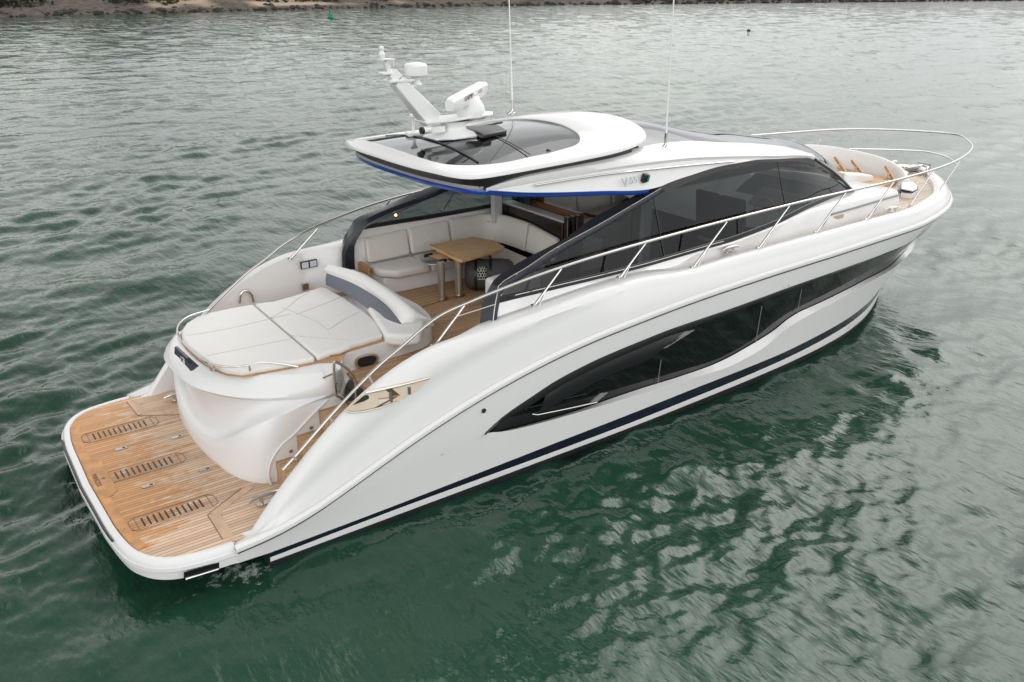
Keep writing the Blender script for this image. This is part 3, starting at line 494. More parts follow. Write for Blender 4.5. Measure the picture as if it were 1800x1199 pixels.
# port mooring ledge beside the pad
pw = MB(); pw.extr([(1.9, 1.45, 1.42), (2.1, 2.02, 1.42), (3.55, 2.02, 1.42), (3.55, 1.35, 1.42), (2.6, 1.5, 1.42)], (0, 0, -.9)); pw.build('mooring_ledge', CREAMG, Y, bevel=.03)
MB().extr([(2.1, 1.5, 1.424), (2.25, 1.96, 1.424), (3.4, 1.96, 1.424), (3.45, 1.42, 1.424), (2.6, 1.54, 1.424)], (0, 0, .008)).build('ledge_teak', TEAK, Y)
for px in ((3.611,1.935,1.887), (3.735,1.935,1.890)):
    q = MB().box((px[0], 1.94, px[2]), (.13, .03, .11)).build('switch_panel', NAVY, Y); MB().box((px[0], 1.922, px[2]), (.1, .008, .085)).build('switch_face', LIGHTG, q)
MB().box((3.578,1.930,1.563), (.1, .05, .1)).build('shore_socket', STEELB, Y)

# ------------------------------------------------------------------ cleats
def cleat(c, ang, size=.3, name='cleat', tilt=0):
    M = Matrix.Translation(c) @ Matrix.Rotation(ang, 4, 'Z') @ Matrix.Rotation(tilt, 4, 'Y'); b = MB(); h = size*.24
    bar = [M @ Vector((size*.5*t, 0, h-.02*abs(t)**3*size/.3)) for t in np.linspace(-1, 1, 13)]
    b.tube(bar, [.02*(size/.3)*(1-.45*abs(t)**2) for t in np.linspace(-1, 1, 13)], 10)
    for sx in (-.17, .17): b.tube([M @ Vector((sx*size, 0, 0)), M @ Vector((sx*size, 0, h))], .016*size/.3, 8)
    b.extr([M @ Vector((x*size, y*size, 0)) for x, y in ((-.3, -.09), (.3, -.09), (.3, .09), (-.3, .09))], (0, 0, .012))
    return b.build(name, STEEL, Y)
q = (1.538,-1.554,0.550); cleat((q[0], q[1], .475), .02, .42); cleat((q[0]-.02, -q[1], .475), -.02, .42)
q = (3.157,2.113,1.500); cleat((q[0], q[1], 1.44), -.1, .5)
cleat((8.265,-1.954,2.210), -.03, .34); cleat(((8.265,-1.954,2.210)[0], -(8.265,-1.954,2.210)[1], 2.21), .03, .34)
cleat((12.340,-1.871,2.170), -.3, .34); cleat(((12.340,-1.871,2.170)[0], -(12.340,-1.871,2.170)[1], 2.17), .3, .34)
# hoop fairlead on the port quarter
MB().tube(crom([(2.600,1.950,1.508), (2.631,1.950,1.629), (2.694,1.950,1.676), (2.776,1.950,1.608), (2.803,1.950,1.482)], 5), .018, 8).build('fairlead_hoop', STEEL, Y)

# fairlead let into the starboard bulwark, open through to the stairs
for s in (-1,):
    yb = 2.125
    fl_o = [(2.256,-2.100,1.605), (2.366,-2.120,1.560), (2.607,-2.140,1.550), (2.874,-2.150,1.557), (3.084,-2.155,1.608), (3.242,-2.160,1.709), (3.022,-2.150,1.718), (2.752,-2.140,1.722), (2.497,-2.120,1.734), (2.381,-2.110,1.691)]
    fl_o = [(p[0], s*abs(p[1]), p[2]) for p in fl_o]
    fr = MB().extr([Vector(p)+Vector((0, -.012*s*-1, .0)) for p in fl_o], (0, s*.03, .02)).build('fairlead', TEAKS, Y)
    up = [(2.487,-2.170,1.763), (2.728,-2.190,1.756), (3.009,-2.200,1.748), (3.241,-2.200,1.745)]
    MB().tube([(p[0], s*abs(p[1]), p[2]) for p in crom(up, 5)], .013, 8).build('fairlead_trim', STEELB, fr)
    lo_ = [(2.245,-2.140,1.618), (2.367,-2.160,1.570), (2.599,-2.180,1.556), (2.866,-2.190,1.562)]
    MB().tube([(p[0], s*abs(p[1]), p[2]) for p in crom(lo_, 5)], .009, 8).build('fairlead_sill', STEELB, fr)
    for a, c in (((2.776,-2.170,1.708), (2.775,-2.170,1.580)), ((2.990,-2.180,1.705), (2.993,-2.180,1.616))): MB().tube([(a[0], s*abs(a[1]), a[2]), (c[0], s*abs(c[1]), c[2])], .024, 10).build('fairlead_post', STEEL, fr)
    for nm, mm_, px in (('fairlead_tread', TEAKT, ((2.627,-2.165,1.648), (2.650,-2.165,1.701), (2.948,-2.180,1.697), (3.016,-2.180,1.671), (2.861,-2.180,1.620), (2.796,-2.175,1.624))), ('fairlead_riser', WHITE, ((2.646,-2.170,1.571), (2.637,-2.170,1.641), (2.781,-2.175,1.601), (2.970,-2.185,1.638), (3.038,-2.187,1.627), (2.872,-2.180,1.570), (2.791,-2.177,1.558))), ('fairlead_reflection', mat('painted_reflection', (.03, .045, .035), .3), ((2.344,-2.155,1.661), (2.477,-2.160,1.736), (2.634,-2.160,1.711), (2.472,-2.160,1.671)))):  # dark green patch: the water's reflection in the steel, painted on as colour
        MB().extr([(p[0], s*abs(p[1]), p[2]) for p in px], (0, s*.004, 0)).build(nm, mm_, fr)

# ------------------------------------------------------------------ superstructure
def tabx(t): return pch(smooth_tab(t))
WLO = [(4.347,-1.889,2.309),(4.591,-1.887,2.314),(5.155,-1.890,2.306),(5.905,-1.890,2.306),(6.553,-1.893,2.297),(7.319,-1.880,2.334),(7.876,-1.872,2.355),(8.367,-1.867,2.353),(8.789,-1.843,2.378),(9.412,-1.791,2.421),(9.946,-1.717,2.472),(10.537,-1.609,2.516),(11.211,-1.468,2.514),(12.009,-1.285,2.458)]; WUP = [(4.439,-1.861,2.387),(4.867,-1.815,2.514),(5.408,-1.759,2.671),(6.288,-1.678,2.893),(6.746,-1.629,3.031),(7.284,-1.595,3.124),(7.846,-1.565,3.208),(8.442,-1.532,3.279),(9.072,-1.505,3.283),(9.772,-1.458,3.246),(10.584,-1.368,3.159)]; AOUT = [(4.075,-1.960,2.112),(4.155,-1.902,2.271),(4.228,-1.856,2.401),(4.354,-1.823,2.490),(4.418,-1.834,2.460),(4.861,-1.789,2.586),(5.320,-1.746,2.705),(6.030,-1.680,2.890),(6.648,-1.627,3.037),(7.033,-1.584,3.155),(7.308,-1.563,3.214),(7.865,-1.540,3.279),(8.458,-1.511,3.337),(9.084,-1.489,3.324),(9.781,-1.446,3.277),(10.831,-1.324,3.143)]; SHLO = [(4.495,-1.461,3.496),(4.880,-1.451,3.524),(5.831,-1.447,3.537),(6.876,-1.451,3.524),(7.740,-1.456,3.510),(8.492,-1.465,3.461),(9.550,-1.444,3.348),(10.592,-1.357,3.183)]; SPT = [(4.496,-1.459,3.502),(4.824,-1.437,3.563),(5.120,-1.429,3.585),(5.696,-1.422,3.605),(6.479,-1.417,3.621),(6.754,-1.414,3.627),(6.988,-1.396,3.679),(7.334,-1.385,3.708),(7.971,-1.397,3.676),(8.534,-1.410,3.610),(9.364,-1.410,3.490),(10.077,-1.377,3.371),(10.619,-1.327,3.255)]; PBOT = [(4.495,-1.461,3.496),(5.099,-1.493,3.409),(6.223,-1.545,3.263),(7.005,-1.580,3.166)]; BLUB = [(4.438,-1.451,3.443),(5.105,-1.486,3.345),(5.931,-1.528,3.227),(6.700,-1.564,3.129)]
WLOt = smooth_tab(WLO); wly, wlz = pch(WLOt); wuy, wuz = pch(smooth_tab(WUP+[(11.3, -1.325, 2.80), (12.009, -1.285, 2.47)])); 
AO = [a for a in AOUT if a[0] > 4.1]; 
SPTOP = [a for a in SPT if a[0] < 6.6]+[(7.0, -1.30, 3.645), (7.5, -1.24, 3.665), (8.16, -1.23, 3.635), (8.75, -1.23, 3.56), (9.6, -1.22, 3.44), (10.29, -1.22, 3.33), (10.8, -1.21, 3.21)]
LOWE = PBOT[:-1]+[a for a in AOUT if a[0] > 7.0]
spy, spz = pch(smooth_tab(SPTOP)); shy, shz = pch(smooth_tab(SHLO+[(10.83, -1.33, 3.15)])); loy, loz = pch(smooth_tab(LOWE))
house = MB()
xs = np.concatenate([np.linspace(4.497, 7, 30), np.linspace(7.05, 10.8, 50)])
for s in (1, -1):
    def row(fy, fz, dy=0, dz=0): return [(x, s*(abs(float(fy(x)))+dy), float(fz(x))+dz) for x in xs]
    a = row(spy, spz); c = row(shy, shz, .018); c2 = row(shy, shz, -.004, -.04); d = row(loy, loz); inn = row(spy, spz, -.10, .022); inn2 = row(spy, spz, -.115, .0); inn3 = row(spy, spz, -.12, -.10)
    md = [tuple(np.array(p)*.5+np.array(q)*.5+np.array([0, s*.014, .022])) for p, q in zip(a, c)]
    lo2 = [(x, s*(abs(float(loy(x)))-.04), float(loz(x))-.012) for x in xs]
    house.grid([inn2, inn, a, md, c, c2, d, lo2])
    # lower house side: below the glazing down to the side deck / coaming
    x2 = np.linspace(4.30, 12.0, 70)
    w0 = [(x, s*(abs(float(wly(x)))+.0), float(wlz(x))-.035) for x in x2]
    crz = pch([(4.3, 2.22), (5.5, 2.24), (6.85, 2.2), (7.69, 2.29), (8.45, 2.31), (9.26, 2.37), (10, 2.38), (10.6, 2.35), (12, 2.33)])
    gx = lambda x: np.where(np.asarray(x) < 6.7, 1, np.clip((7.6-np.asarray(x))/.9, 0, 1))
    yb = [float((abs(wly(x))+.015)*(1-gx(x))+(BR(x)-OFG(x)-.02)*gx(x)) for x in x2]
    zb = [float(min(wlz(x)-.05, crz(x))*(1-gx(x))+(GIN(x)+.015)*gx(x)) for x in x2]
    w1 = [(x, s*(a1+.02), z1) for x, a1, z1 in zip(x2, yb, zb)]
    w1b = [(x, s*(a1-.005), z1-.015) for x, a1, z1 in zip(x2, yb, zb)]
    w2 = [(x, s*(a1-.0), 2.07) for x, a1 in zip(x2, yb)]
    house.grid([w0, w1, w1b, w2])
    e = MB()
HS = house.build('superstructure', WHITE, Y, ang=42, weld=.0008)
for s in (1, -1):
    inn2 = [(x, s*(abs(float(spy(x)))-.115), float(spz(x))+.003) for x in xs]; inn3 = [(x, s*(abs(float(spy(x)))-.13), float(spz(x))-.08) for x in xs]
    MB().grid([inn2, inn3]).build('roof_channel', BLACKM, HS)
    # side glazing, dark frame and sill
    xg = np.linspace(4.44, 12.0, 90); rows = []
    for f in np.linspace(0, 1, 6):
        rows.append([(x, s*(abs(float(wly(x)))*(1-f)+abs(float(wuy(x)))*f-.012), float(wlz(x))*(1-f)+float(wuz(x))*f) for x in xg])
    glz = MB().grid(rows).build('side_glazing', TINT, Y, ang=70)
    fr = MB(); xa = np.linspace(7.0, 10.8, 50); auy, auz = pch(smooth_tab([a for a in AOUT if a[0] > 6.5]))
    o0 = [(x, s*(abs(float(auy(x)))+.004), float(auz(x))+.008) for x in xa]; o1 = [(x, s*(abs(float(auy(x)))+.012), float(auz(x))-.02) for x in xa]; o2 = [(x, s*(abs(float(wuy(x)))+.0), float(min(wuz(x), auz(x)-.03))) for x in xa]; o3 = [(p[0], p[1]-s*.03, p[2]) for p in o2]
    fr.grid([o0, o1, o2, o3])
    sl = [[(x, s*(abs(float(wly(x)))+o), float(wlz(x))+dz) for x in np.linspace(4.36, 12.0, 80)] for o, dz in ((-.012, .035), (.004, .03), (.008, -.0), (.004, -.04))]
    fr.grid(sl); fr.build('window_frame', BLACKM, glz, ang=60)
    MB().tube([(x, s*(abs(float(wly(x)))+.01), float(wlz(x))+.012) for x in np.linspace(4.6, 8.2, 40)], .006, 6).build('sill_trim', STEEL, glz)
    for x in (7.06, 9.75):
        MB().tube([(x, s*(abs(float(wly(x)))*(1-f)+abs(float(wuy(x+.05)))*f-.004), float(wlz(x))*(1-f)+float(wuz(x+.05))*f) for f in (0, .33, .66, 1)], .006, 6).build('glass_joint', BLACKM, glz)
# arch beams each side of the cockpit
BM, BU, BL = [np.vstack([[(q[0][0]-.03, q[0][1], 1.5), (q[0][0]-.02, q[0][1], 1.85)], q]) for q in (smooth_tab([(4.243,-1.956,2.122),(4.306,-1.902,2.273),(4.367,-1.861,2.387),(4.441,-1.836,2.456),(4.861,-1.789,2.586),(5.320,-1.746,2.705),(6.030,-1.680,2.890),(6.648,-1.627,3.037),(7.192,-1.578,3.171)]), smooth_tab([(4.166,-1.823,2.048),(4.244,-1.748,2.255),(4.367,-1.688,2.422),(4.494,-1.669,2.476),(4.862,-1.629,2.587),(5.627,-1.561,2.775),(6.116,-1.501,2.941),(6.782,-1.446,3.095),(7.170,-1.407,3.204)]), smooth_tab([(4.305,-1.958,2.116),(4.351,-1.916,2.233),(4.405,-1.886,2.317),(4.472,-1.861,2.387),(4.909,-1.815,2.513),(5.405,-1.763,2.658),(6.113,-1.696,2.844),(6.741,-1.636,3.011),(7.288,-1.590,3.138)]))]
for s in (1, -1):
    n = 40; r0, r1, r2 = [resample(crom([tuple(p) for p in t], 6), n) for t in (BU, BM, BL)]
    bm_ = r1+np.array([0, -.012, .014]); inner = r0+np.array([.02, .05, -.05]); inn2 = r2+np.array([.06, .14, -.03])
    R_ = [r0, (r0+bm_)/2+np.array([0, 0, .008]), bm_, (bm_+r2)/2+np.array([0, -.008, .004]), r2, inn2, inner]; R_ = [np.array(r)*[1, s, 1] for r in R_]
    a = MB().grid(R_, closecols=True); a.poly([r[0] for r in R_]); a.poly([r[-1] for r in R_])
    ab = a.build('arch_beam', NAVY, Y, ang=30)
    if s == 1:
        edge = MB().tube([tuple(p) for p in bm_+np.array([0, -.003, .004])], .005, 6).build('beam_trim', STEELB, ab)
    for k in (13, 20, 26, 33): MB().lathe([(.012, 0), (.012, .012), (.006, .016)], tuple((bm_[k]+np.array([0, -.01, 0]))*[1, s, 1]), 8, (0, s, .3)).build('beam_stud', STEEL, ab)
    pq = (4.874,-1.720,2.574) if s == 1 else (4.959,1.600,2.497)
    lm, lt, lp = new_mat('lit_lamp'); lp.inputs['Emission Color'].default_value = (1, .55, .25, 1); lp.inputs['Emission Strength'].default_value = 6; lp.inputs['Base Color'].default_value = (1, .6, .3, 1)
    MB().lathe([(.018, 0), (.018, .008), (.01, .014)], pq, 10, (-.45, -s*.5 if s == 1 else -.6, .7)).build('arch_light', lm, ab)
# port side low coaming behind the sofa, seen grey through the glass
cp = MB(); xx = np.linspace(4.6, 6.7, 12)
cp.grid([[(x, 1.93, float(GIN(x))-.1) for x in xx], [(x, 1.96, float(GIN(x))+.02) for x in xx], [(x, 1.99, float(GIN(x))+.03) for x in xx]]); cp.build('coaming_lining', CREAMG, Y)

# ------------------------------------------------------------------ hard top
B_ = [(3.86, 0, 3.72), (3.87, .4, 3.715), (3.93, .8, 3.70), (4.02, 1.13, 3.685), (4.11, 1.35, 3.668), (4.25, 1.48, 3.652), (4.5, 1.54, 3.65), (5.1, 1.54, 3.665), (5.66, 1.53, 3.68), (6.3, 1.5, 3.70), (6.7, 1.43, 3.715), (7.07, 1.30, 3.735), (7.36, 1.10, 3.775), (7.52, .8, 3.825), (7.6, .4, 3.875), (7.62, 0, 3.89)]
G_ = [(3.97, 0, 3.85), (3.99, .55, 3.835), (4.06, .88, 3.80), (4.22, 1.09, 3.755), (4.5, 1.22, 3.735), (4.8, 1.26, 3.727), (5.05, 1.24, 3.728), (5.3, 1.2, 3.735), (5.6, 1.175, 3.745), (5.85, 1.14, 3.76), (6.1, 1.11, 3.785), (6.27, 1.01, 3.825), (6.42, .78, 3.868), (6.5, .52, 3.898), (6.55, .25, 3.915), (6.56, 0, 3.92)]
n = 60
def rsm(t): return resample(crom(t, 8), n)
Bh, Gh = rsm(B_), rsm(G_)
def off_in(R, d, dz):
    o = R.copy()
    for i in range(len(R)):
        a = R[min(i+1, len(R)-1)]-R[max(i-1, 0)]; nn = np.array([-a[1], a[0]]); nn = nn/np.linalg.norm(nn)
        if i == 0: nn = np.array([-1, 0])
        if i == len(R)-1: nn = np.array([1, 0])
        o[i, :2] += -nn*d; 
        if o[i, 1] < 0: o[i, 1] = 0
    o[:, 2] += dz; return o
B0 = off_in(Bh, .05, -.012); B1 = off_in(Bh, .0, .018); B2 = off_in(Bh, .018, .045); M = Bh*.45+Gh*.55; M[:, 2] += np.interp(M[:, 0], [5.6, 6.6], [.006, .04]); B3 = B2*.6+M*.4; B3[:, 2] += np.interp(B3[:, 0], [5.6, 6.8], [.003, .02]); G1 = off_in(Gh, -.01, .008)
hr = MB(); hr.grid([B0, Bh, B1, B2, B3, M, G1, Gh, off_in(Gh, .0, -.03)]); hr.mirror(); roof = hr.build('hard_top', WHITE, Y, ang=40, weld=.001)
zc = pch([(3.9, 3.835), (5.0, 3.875), (6.0, 3.90), (6.6, 3.905)]); gl = MB(); rows = []
Gi = off_in(Gh, .0, -.012)
for k in np.linspace(1, 0, 12): rows.append([(q[0], q[1]*k, q[2]+(max(float(zc(q[0]))-.01, q[2])-q[2])*(1-k*k)) for q in Gi])
gl.grid(rows); gl.mirror(); sroof = gl.build('sliding_roof_glass', ROOFG, roof, ang=60, weld=.001)
# black seal lines across the glass and the aft lip
MB().tube([(4.62, y, float(zc(4.6))-.012+.012-abs(y)**2*.085) for y in np.linspace(-1.14, 1.14, 25)], .008, 6).build('roof_seam', BLACKM, sroof)
MB().tube([(5.42-.05*abs(y), y, float(zc(5.4))+.0-abs(y)**2*.095) for y in np.linspace(-1.16, 1.16, 25)], .006, 6).build('roof_seam', BLACKM, sroof)
# dark recess below the rim, blue film along the lower edge
A0 = off_in(Bh, .055, -.012); A1 = off_in(Bh, .09, -.03); A2 = off_in(Bh, .12, -.12)
blu = [(4.10, 0, 3.505), (4.105, .4, 3.505), (4.13, .8, 3.505), (4.20, 1.15, 3.50), (4.29, 1.35, 3.49), (4.40, 1.435, 3.475), (4.5, 1.455, 3.46)]
Bl = resample(crom(blu, 6), 40); aft = [i for i in range(n) if Bh[i][0] < 6.9]
rc = MB(); A1r = A1[aft]; half1 = resample([tuple(p) for p in A0[aft]], 40); lowr = resample([tuple(p) for p in np.vstack([Bl+np.array([.0, 0, .035])]+[[(x, abs(float(spy(x)))-.03, float(spz(x))-.01) for x in np.linspace(4.6, 6.9, 20)]])], 40)
rc.grid([half1, half1*.5+lowr*.5+np.array([.02, 0, 0]), lowr]); rc.mirror(); rc.build('roof_recess', BLACKM, roof, ang=50, weld=.001)
# satin grey vent strip in the recess aft
vs = MB(); vs.grid([[(p[0]-.02, p[1], p[2]+.075) for p in Bl], [(p[0]-.035, p[1], p[2]+.04) for p in Bl]]); vs.mirror(); vs.build('recess_strip', GREYW, roof, weld=.001)
bb_ = [(x, abs(float(loy(x)))+.006, float(loz(x))) for x in np.linspace(4.5, 7.0, 30)]
bot = smooth_tab(BLUB); by, bz = pch(bot)
top_ = np.vstack([Bl+np.array([-.02, 0, .035]), bb_]); low_ = np.vstack([Bl+np.array([0, 0, -.025]), [(x, abs(float(by(min(x, 6.7))))-.01, float(loz(x))-.06) for x in np.linspace(4.5, 7.0, 30)]])
mid_ = top_*.5+low_*.5+np.array([-.006, .012, 0])
bs = MB(); bs.grid([top_, mid_, low_, low_+np.array([.05, -.05, .01])]); bs.mirror(); bs.build('blue_edge_film', BLUE, roof, ang=60, weld=.001)
sf = MB(); lw = low_+np.array([.03, -.03, .008]); sf.grid([[(p[0], p[1]*k, p[2]+.02*(1-k)) for p in lw] for k in (1, .5, 0)]); sf.mirror()
sf.poly([(6.95, 1.52, 3.12), (6.95, 1.1, 3.14), (10.5, 1.0, 3.1), (10.7, 1.3, 3.1)]); sf.poly([(6.95, -1.52, 3.12), (6.95, -1.1, 3.14), (10.5, -1.0, 3.1), (10.7, -1.3, 3.1)]); sf.build('ceiling', CREAMG, Y, ang=60)
# dark forward roof and windscreen
xr = np.linspace(6.9, 10.75, 40); rows = []; crz_ = pch([(6.9, 3.93), (7.7, 3.87), (8.1, 3.82), (8.6, 3.715), (9.1, 3.60), (9.5, 3.51), (10.15, 3.40), (10.75, 3.29)])
for k in np.linspace(-1, 1, 31):
    r = []
    for x in xr: ez = float(spz(x))-.05; r.append((x+.30*(1-k*k)*np.clip((x-9)/1.75, 0, 1), k*(abs(float(spy(x)))-.128), ez+(float(crz_(x))-ez)*(1-abs(k)**2.2)))
    rows.append(r)
fr_ = MB().grid(rows).build('forward_roof', ROOFG, Y, ang=60)
topw = [(x[-1]) for x in rows]
wtop = [(10.86, -1.335, 3.12)]+[tuple(np.array(p)+np.array([.03, 0, -.012])) for p in topw[2:-2]]+[(10.86, 1.335, 3.12)]; wtop = resample(wtop, 31)
wbot = resample(crom([(12.02, -1.29, 2.44), (12.4, -1.0, 2.43), (12.72, -.5, 2.42), (12.95, 0, 2.42), (12.72, .5, 2.42), (12.4, 1.0, 2.43), (12.02, 1.29, 2.44)], 6), 31)
bul = np.stack([np.zeros(31), np.zeros(31), 1-np.linspace(-1, 1, 31)**2], 1)
wsc = MB().grid([wtop*(1-f)+wbot*f+(np.array([.04, 0, .04])+bul*np.array([0, 0, .17])+bul[:, [2, 1, 1]]*.05)*math.sin(math.pi*f) for f in np.linspace(0, 1, 10)]).build('windscreen', TINT, Y, ang=60)
for s in (1, -1):
    a = Vector((10.821,-1.335,3.119)); c = Vector((12.054,-1.290,2.443)); pl_ = [Vector((p.x, s*abs(p.y), p.z)) for p in (a, a.lerp(c, .5)+Vector((.03, -.01, .02)), c)]
    ap = MB().tube(crom(pl_, 8), .018, 8).build('windscreen_pillar', BLACKM, wsc)
    MB().tube([p+Vector((.02, -s*.012, .022)) for p in crom(pl_, 8)], .009, 6).build('pillar_trim', STEELB, ap)
    ww = MB(); ww.tube([(11.0, s*.4, 3.13), (12.0, s*.55, 2.94), (12.7, s*.6, 2.47)], .012, 6); ww.tube([(12.66, s*.6, 2.5), (12.85, s*.1, 2.5)], .012, 6); ww.build('wiper', BLACKM, wsc)
# side badge, navigation light, grab rail, antennas
HRL = smooth_tab([(5.177,-1.501,3.469),(5.790,-1.499,3.474),(6.392,-1.503,3.465),(7.028,-1.511,3.442),(7.868,-1.523,3.407),(8.675,-1.524,3.363)])
for s in (1, -1):
    hrp = crom([(p[0], s*abs(p[1]), p[2]) for p in HRL], 8)
    MB().tube(hrp, .013, 8).build('roof_grab_rail', STEEL, Y)
    q = (6.933,-1.575,3.353); nl = MB().box((q[0]-.015, s*1.56, q[2]), (.075, .07, .12), rx=-s*.3).build('navigation_light', BLACKM, Y, bevel=.015); MB().box((q[0]+.027, s*1.572, q[2]), (.035, .062, .105), rx=-s*.3).build('light_lens', GREENL if s == -1 else mat('red_lens', (.4, .01, .01), .1), nl, bevel=.015)
q = (6.663,-1.575,3.357)
BADGE = mat('badge_chrome', (.42, .42, .43), .3, metal=.6)
bd = text('V', .165, (q[0]-.10, q[1]-.004, q[2]-.02), (math.radians(90-19), 0, math.radians(0)), BADGE, Y, 'side_badge', .006)
text('55', .125, (.15, .012, 0), (0, 0, 0), BADGE, bd, 'badge_figure', .006)
for (bx, by_, bz_, top, nm) in ((7.58, -1.25, 3.63, (7.546,-1.250,5.686), 0), (6.84, 1.25, 3.86, (6.767,1.250,5.680), 1)):
    an = MB(); d = (Vector(top)-Vector((bx, by_, bz_))).normalized(); an.tube([Vector((bx, by_, bz_))+d*k for k in (.12, .5, 1.2, 2.2, 3.0)], [.016, .012, .010, .008, .004], 8)
    ao = an.build('whip_antenna', WHITE, Y); bs_ = MB(); bs_.tube([(bx-.09, by_, bz_-.01), (bx-.03, by_, bz_+.02), (bx, by_, bz_+.06)], .022, 8); bs_.tube([Vector((bx, by_, bz_-.03)), Vector((bx, by_, bz_))+d*.2], .02, 8); bs_.lathe([(.045, -.02), (.045, .01), (.03, .02)], (bx, by_, bz_), 14); bs_.build('antenna_mount', STEEL, ao)

# ------------------------------------------------------------------ radar mast
mast = tag(bpy.data.objects.new('radar_mast', None)); COL.objects.link(mast); mast.parent = Y
WM = mat('mast_white', (.78, .78, .775), .3, noise=.03)
b = MB(); fp = [(-.32, -.17), (-.12, -.25), (.2, -.25), (.42, -.16), (.42, .16), (.2, .25), (-.12, .25), (-.32, .17)]
b.extr([(4.95+x, -.02+y*1.0, 3.865) for x, y in fp], (0, 0, .022)); b.build('foot_plate', WM, mast, bevel=.008)
sk = MB(); rows = []
for z, k, kx in ((3.885, 1, 1), (3.905, .74, .66), (3.95, .5, .42), (4.0, .44, .36), (4.05, .55, .5), (4.07, .75, .8)): rows.append([(4.97+x*kx, -.02+y*k, z) for x, y in crom([(p[0], p[1], 0) for p in fp], 4, True) and [(v.x, v.y) for v in crom([(p[0], p[1], 0) for p in fp], 4, True)]])
sk.grid(rows, True).build('pedestal', WM, mast, ang=60)
tpn = MB(); tpn.extr([(4.52, -.16, 4.07), (4.85, -.2, 4.07), (5.15, -.15, 4.08), (5.5, -.16, 4.09), (5.62, 0, 4.09), (5.5, .16, 4.09), (5.15, .15, 4.08), (4.85, .2, 4.07), (4.52, .16, 4.07)], (0, 0, .035)); tpn.build('top_plate', WM, mast, bevel=.012)
def boxarm(a, c, wa, wc, ta, tc): 
    a, c = Vector(a), Vector(c); d = (c-a).normalized(); n2 = d.cross(Vector((0, 1, 0))).normalized(); y_ = Vector((0, 1, 0)); r = []
    for p, w_, t_ in ((a, wa, ta), (c, wc, tc)): r.append([p+y_*w_/2+n2*t_/2, p-y_*w_/2+n2*t_/2, p-y_*w_/2-n2*t_/2, p+y_*w_/2-n2*t_/2])
    m_ = MB(); m_.grid(r, True); m_.poly(r[0]); m_.poly(r[1]); return m_
boxarm((4.67, 0, 4.1), (4.2, 0, 4.60), .24, .17, .23, .15).build('mast_arm', WM, mast, bevel=.015)
MB().box((4.24, 0, 4.60), (.34, .2, .03)).build('arm_bracket', WM, mast, bevel=.006); MB().box((4.1, 0, 4.69), (.2, .14, .025)).build('arm_bracket', WM, mast, bevel=.006)
boxarm((4.2, 0, 4.62), (4.135, 0, 4.70), .15, .14, .14, .12).build('arm_head', WM, mast, bevel=.012)
b = MB(); b.tube([(4.13, 0, 4.70), (4.085, 0, 4.79), (4.07, 0, 4.83)], [.03, .028, .045], 10); b.extr([(4.0, -.05, 4.84), (4.18, -.05, 4.84), (4.18, .05, 4.84), (4.0, .05, 4.84)], (0, 0, .018)); b.build('mast_spar', WM, mast)
b = MB(); b.lathe([(.02, 0), (.034, .02), (.04, .05), (.03, .075), (.022, .085), (.022, .105), (.03, .115), (.03, .135), (.012, .145)], (4.03, 0, 4.855), 14); b.build('masthead_light', WM, mast)
b = MB(); b.tube([(4.165, -.02, 4.84), (4.165, -.02, 4.76)], .011, 6); b.build('sensor_probe', STEELB, mast)
b = MB(); b.lathe([(.07, 0), (.055, .015), (.045, .05), (.052, .085), (.06, .1)], (4.47, -.02, 4.54), 18); b.box((4.38, -.01, 4.535), (.26, .12, .02)); b.build('gps_post', WM, mast)
b = MB(); b.lathe([(.125, 0), (.138, .012), (.142, .09), (.14, .12), (.125, .14), (.06, .155), (.01, .158)], (4.47, -.02, 4.64), 24); b.build('gps_dome', WM, mast, ang=30)
cm = MB(); cm.tube([(4.46, -.14, 4.0), (4.58, -.13, 4.005)], .042, 14); cam_h = cm.build('deck_camera', WM, mast); MB().tube([(4.44, -.143, 4.0), (4.47, -.14, 4.0)], .044, 14).build('camera_lens', BLACKG, cam_h)
b = MB(); b.box((4.65, -.11, 3.99), (.3, .06, .08)); b.build('camera_bracket', WM, mast, bevel=.01)
MB().extr([(5.15, -.42, 3.86), (5.62, -.30, 3.86), (5.75, .1, 3.87), (5.3, .25, 3.87)], (.02, 0, .06)).build('roof_tray', BLACKM, mast, bevel=.02)
rd = MB(); rc_ = (5.28, .0, 4.075)
rd.lathe([(.185, 0), (.19, .03), (.188, .09), (.17, .15), (.14, .20), (.10, .24), (.075, .255)], rc_, 30, sx=1.0, sy=.85); rdo = rd.build('radar_pedestal', WM, mast, ang=40)
MB().lathe([(.192, -.012), (.196, .0), (.192, .012)], rc_, 30, sx=1.0, sy=.85).build('pedestal_seal', GREYW, rdo)
e0, e1 = Vector((4.746,-0.340,4.304)), Vector((5.716,0.360,4.395)); d = (e1-e0); Lh = d.length/2+.02; d.normalize(); ctr_ = (e0+e1)/2; sd_ = Vector((d.y, -d.x, 0)).normalized(); rows = []
for t in np.linspace(-1, 1, 15):
    e = math.sqrt(max(0, 1-max(0, (abs(t)-.9)/.1)**2))*.25+.75; h = .085*e; wd_ = .075*e
    rows.append([ctr_+d*Lh*t+sd_*x*wd_+Vector((0, 0, z*h)) for x, z in ((-.8, -1), (.8, -1), (1, -.6), (1, .55), (.6, .95), (-.6, .95), (-1, .55), (-1, -.6))])
m_ = MB(); m_.grid(rows, True); m_.poly(rows[0]); m_.poly(rows[-1]); rb = m_.build('radar_array', WM, rdo, ang=35)
hb_ = MB(); hb_.lathe([(.1, .235), (.075, .27), (.08, .30)], rc_, 20, sx=1.3, sy=.8); hb_.build('array_hub', WM, rdo)
RED = mat('dark_lettering', (.16, .11, .12), .5)
Mx = Matrix((d, sd_.cross(d).normalized()*-1, sd_)).transposed()
if (Mx.col[1].z < 0): Mx.col[1] = -Mx.col[1]
eu = Mx.to_euler()
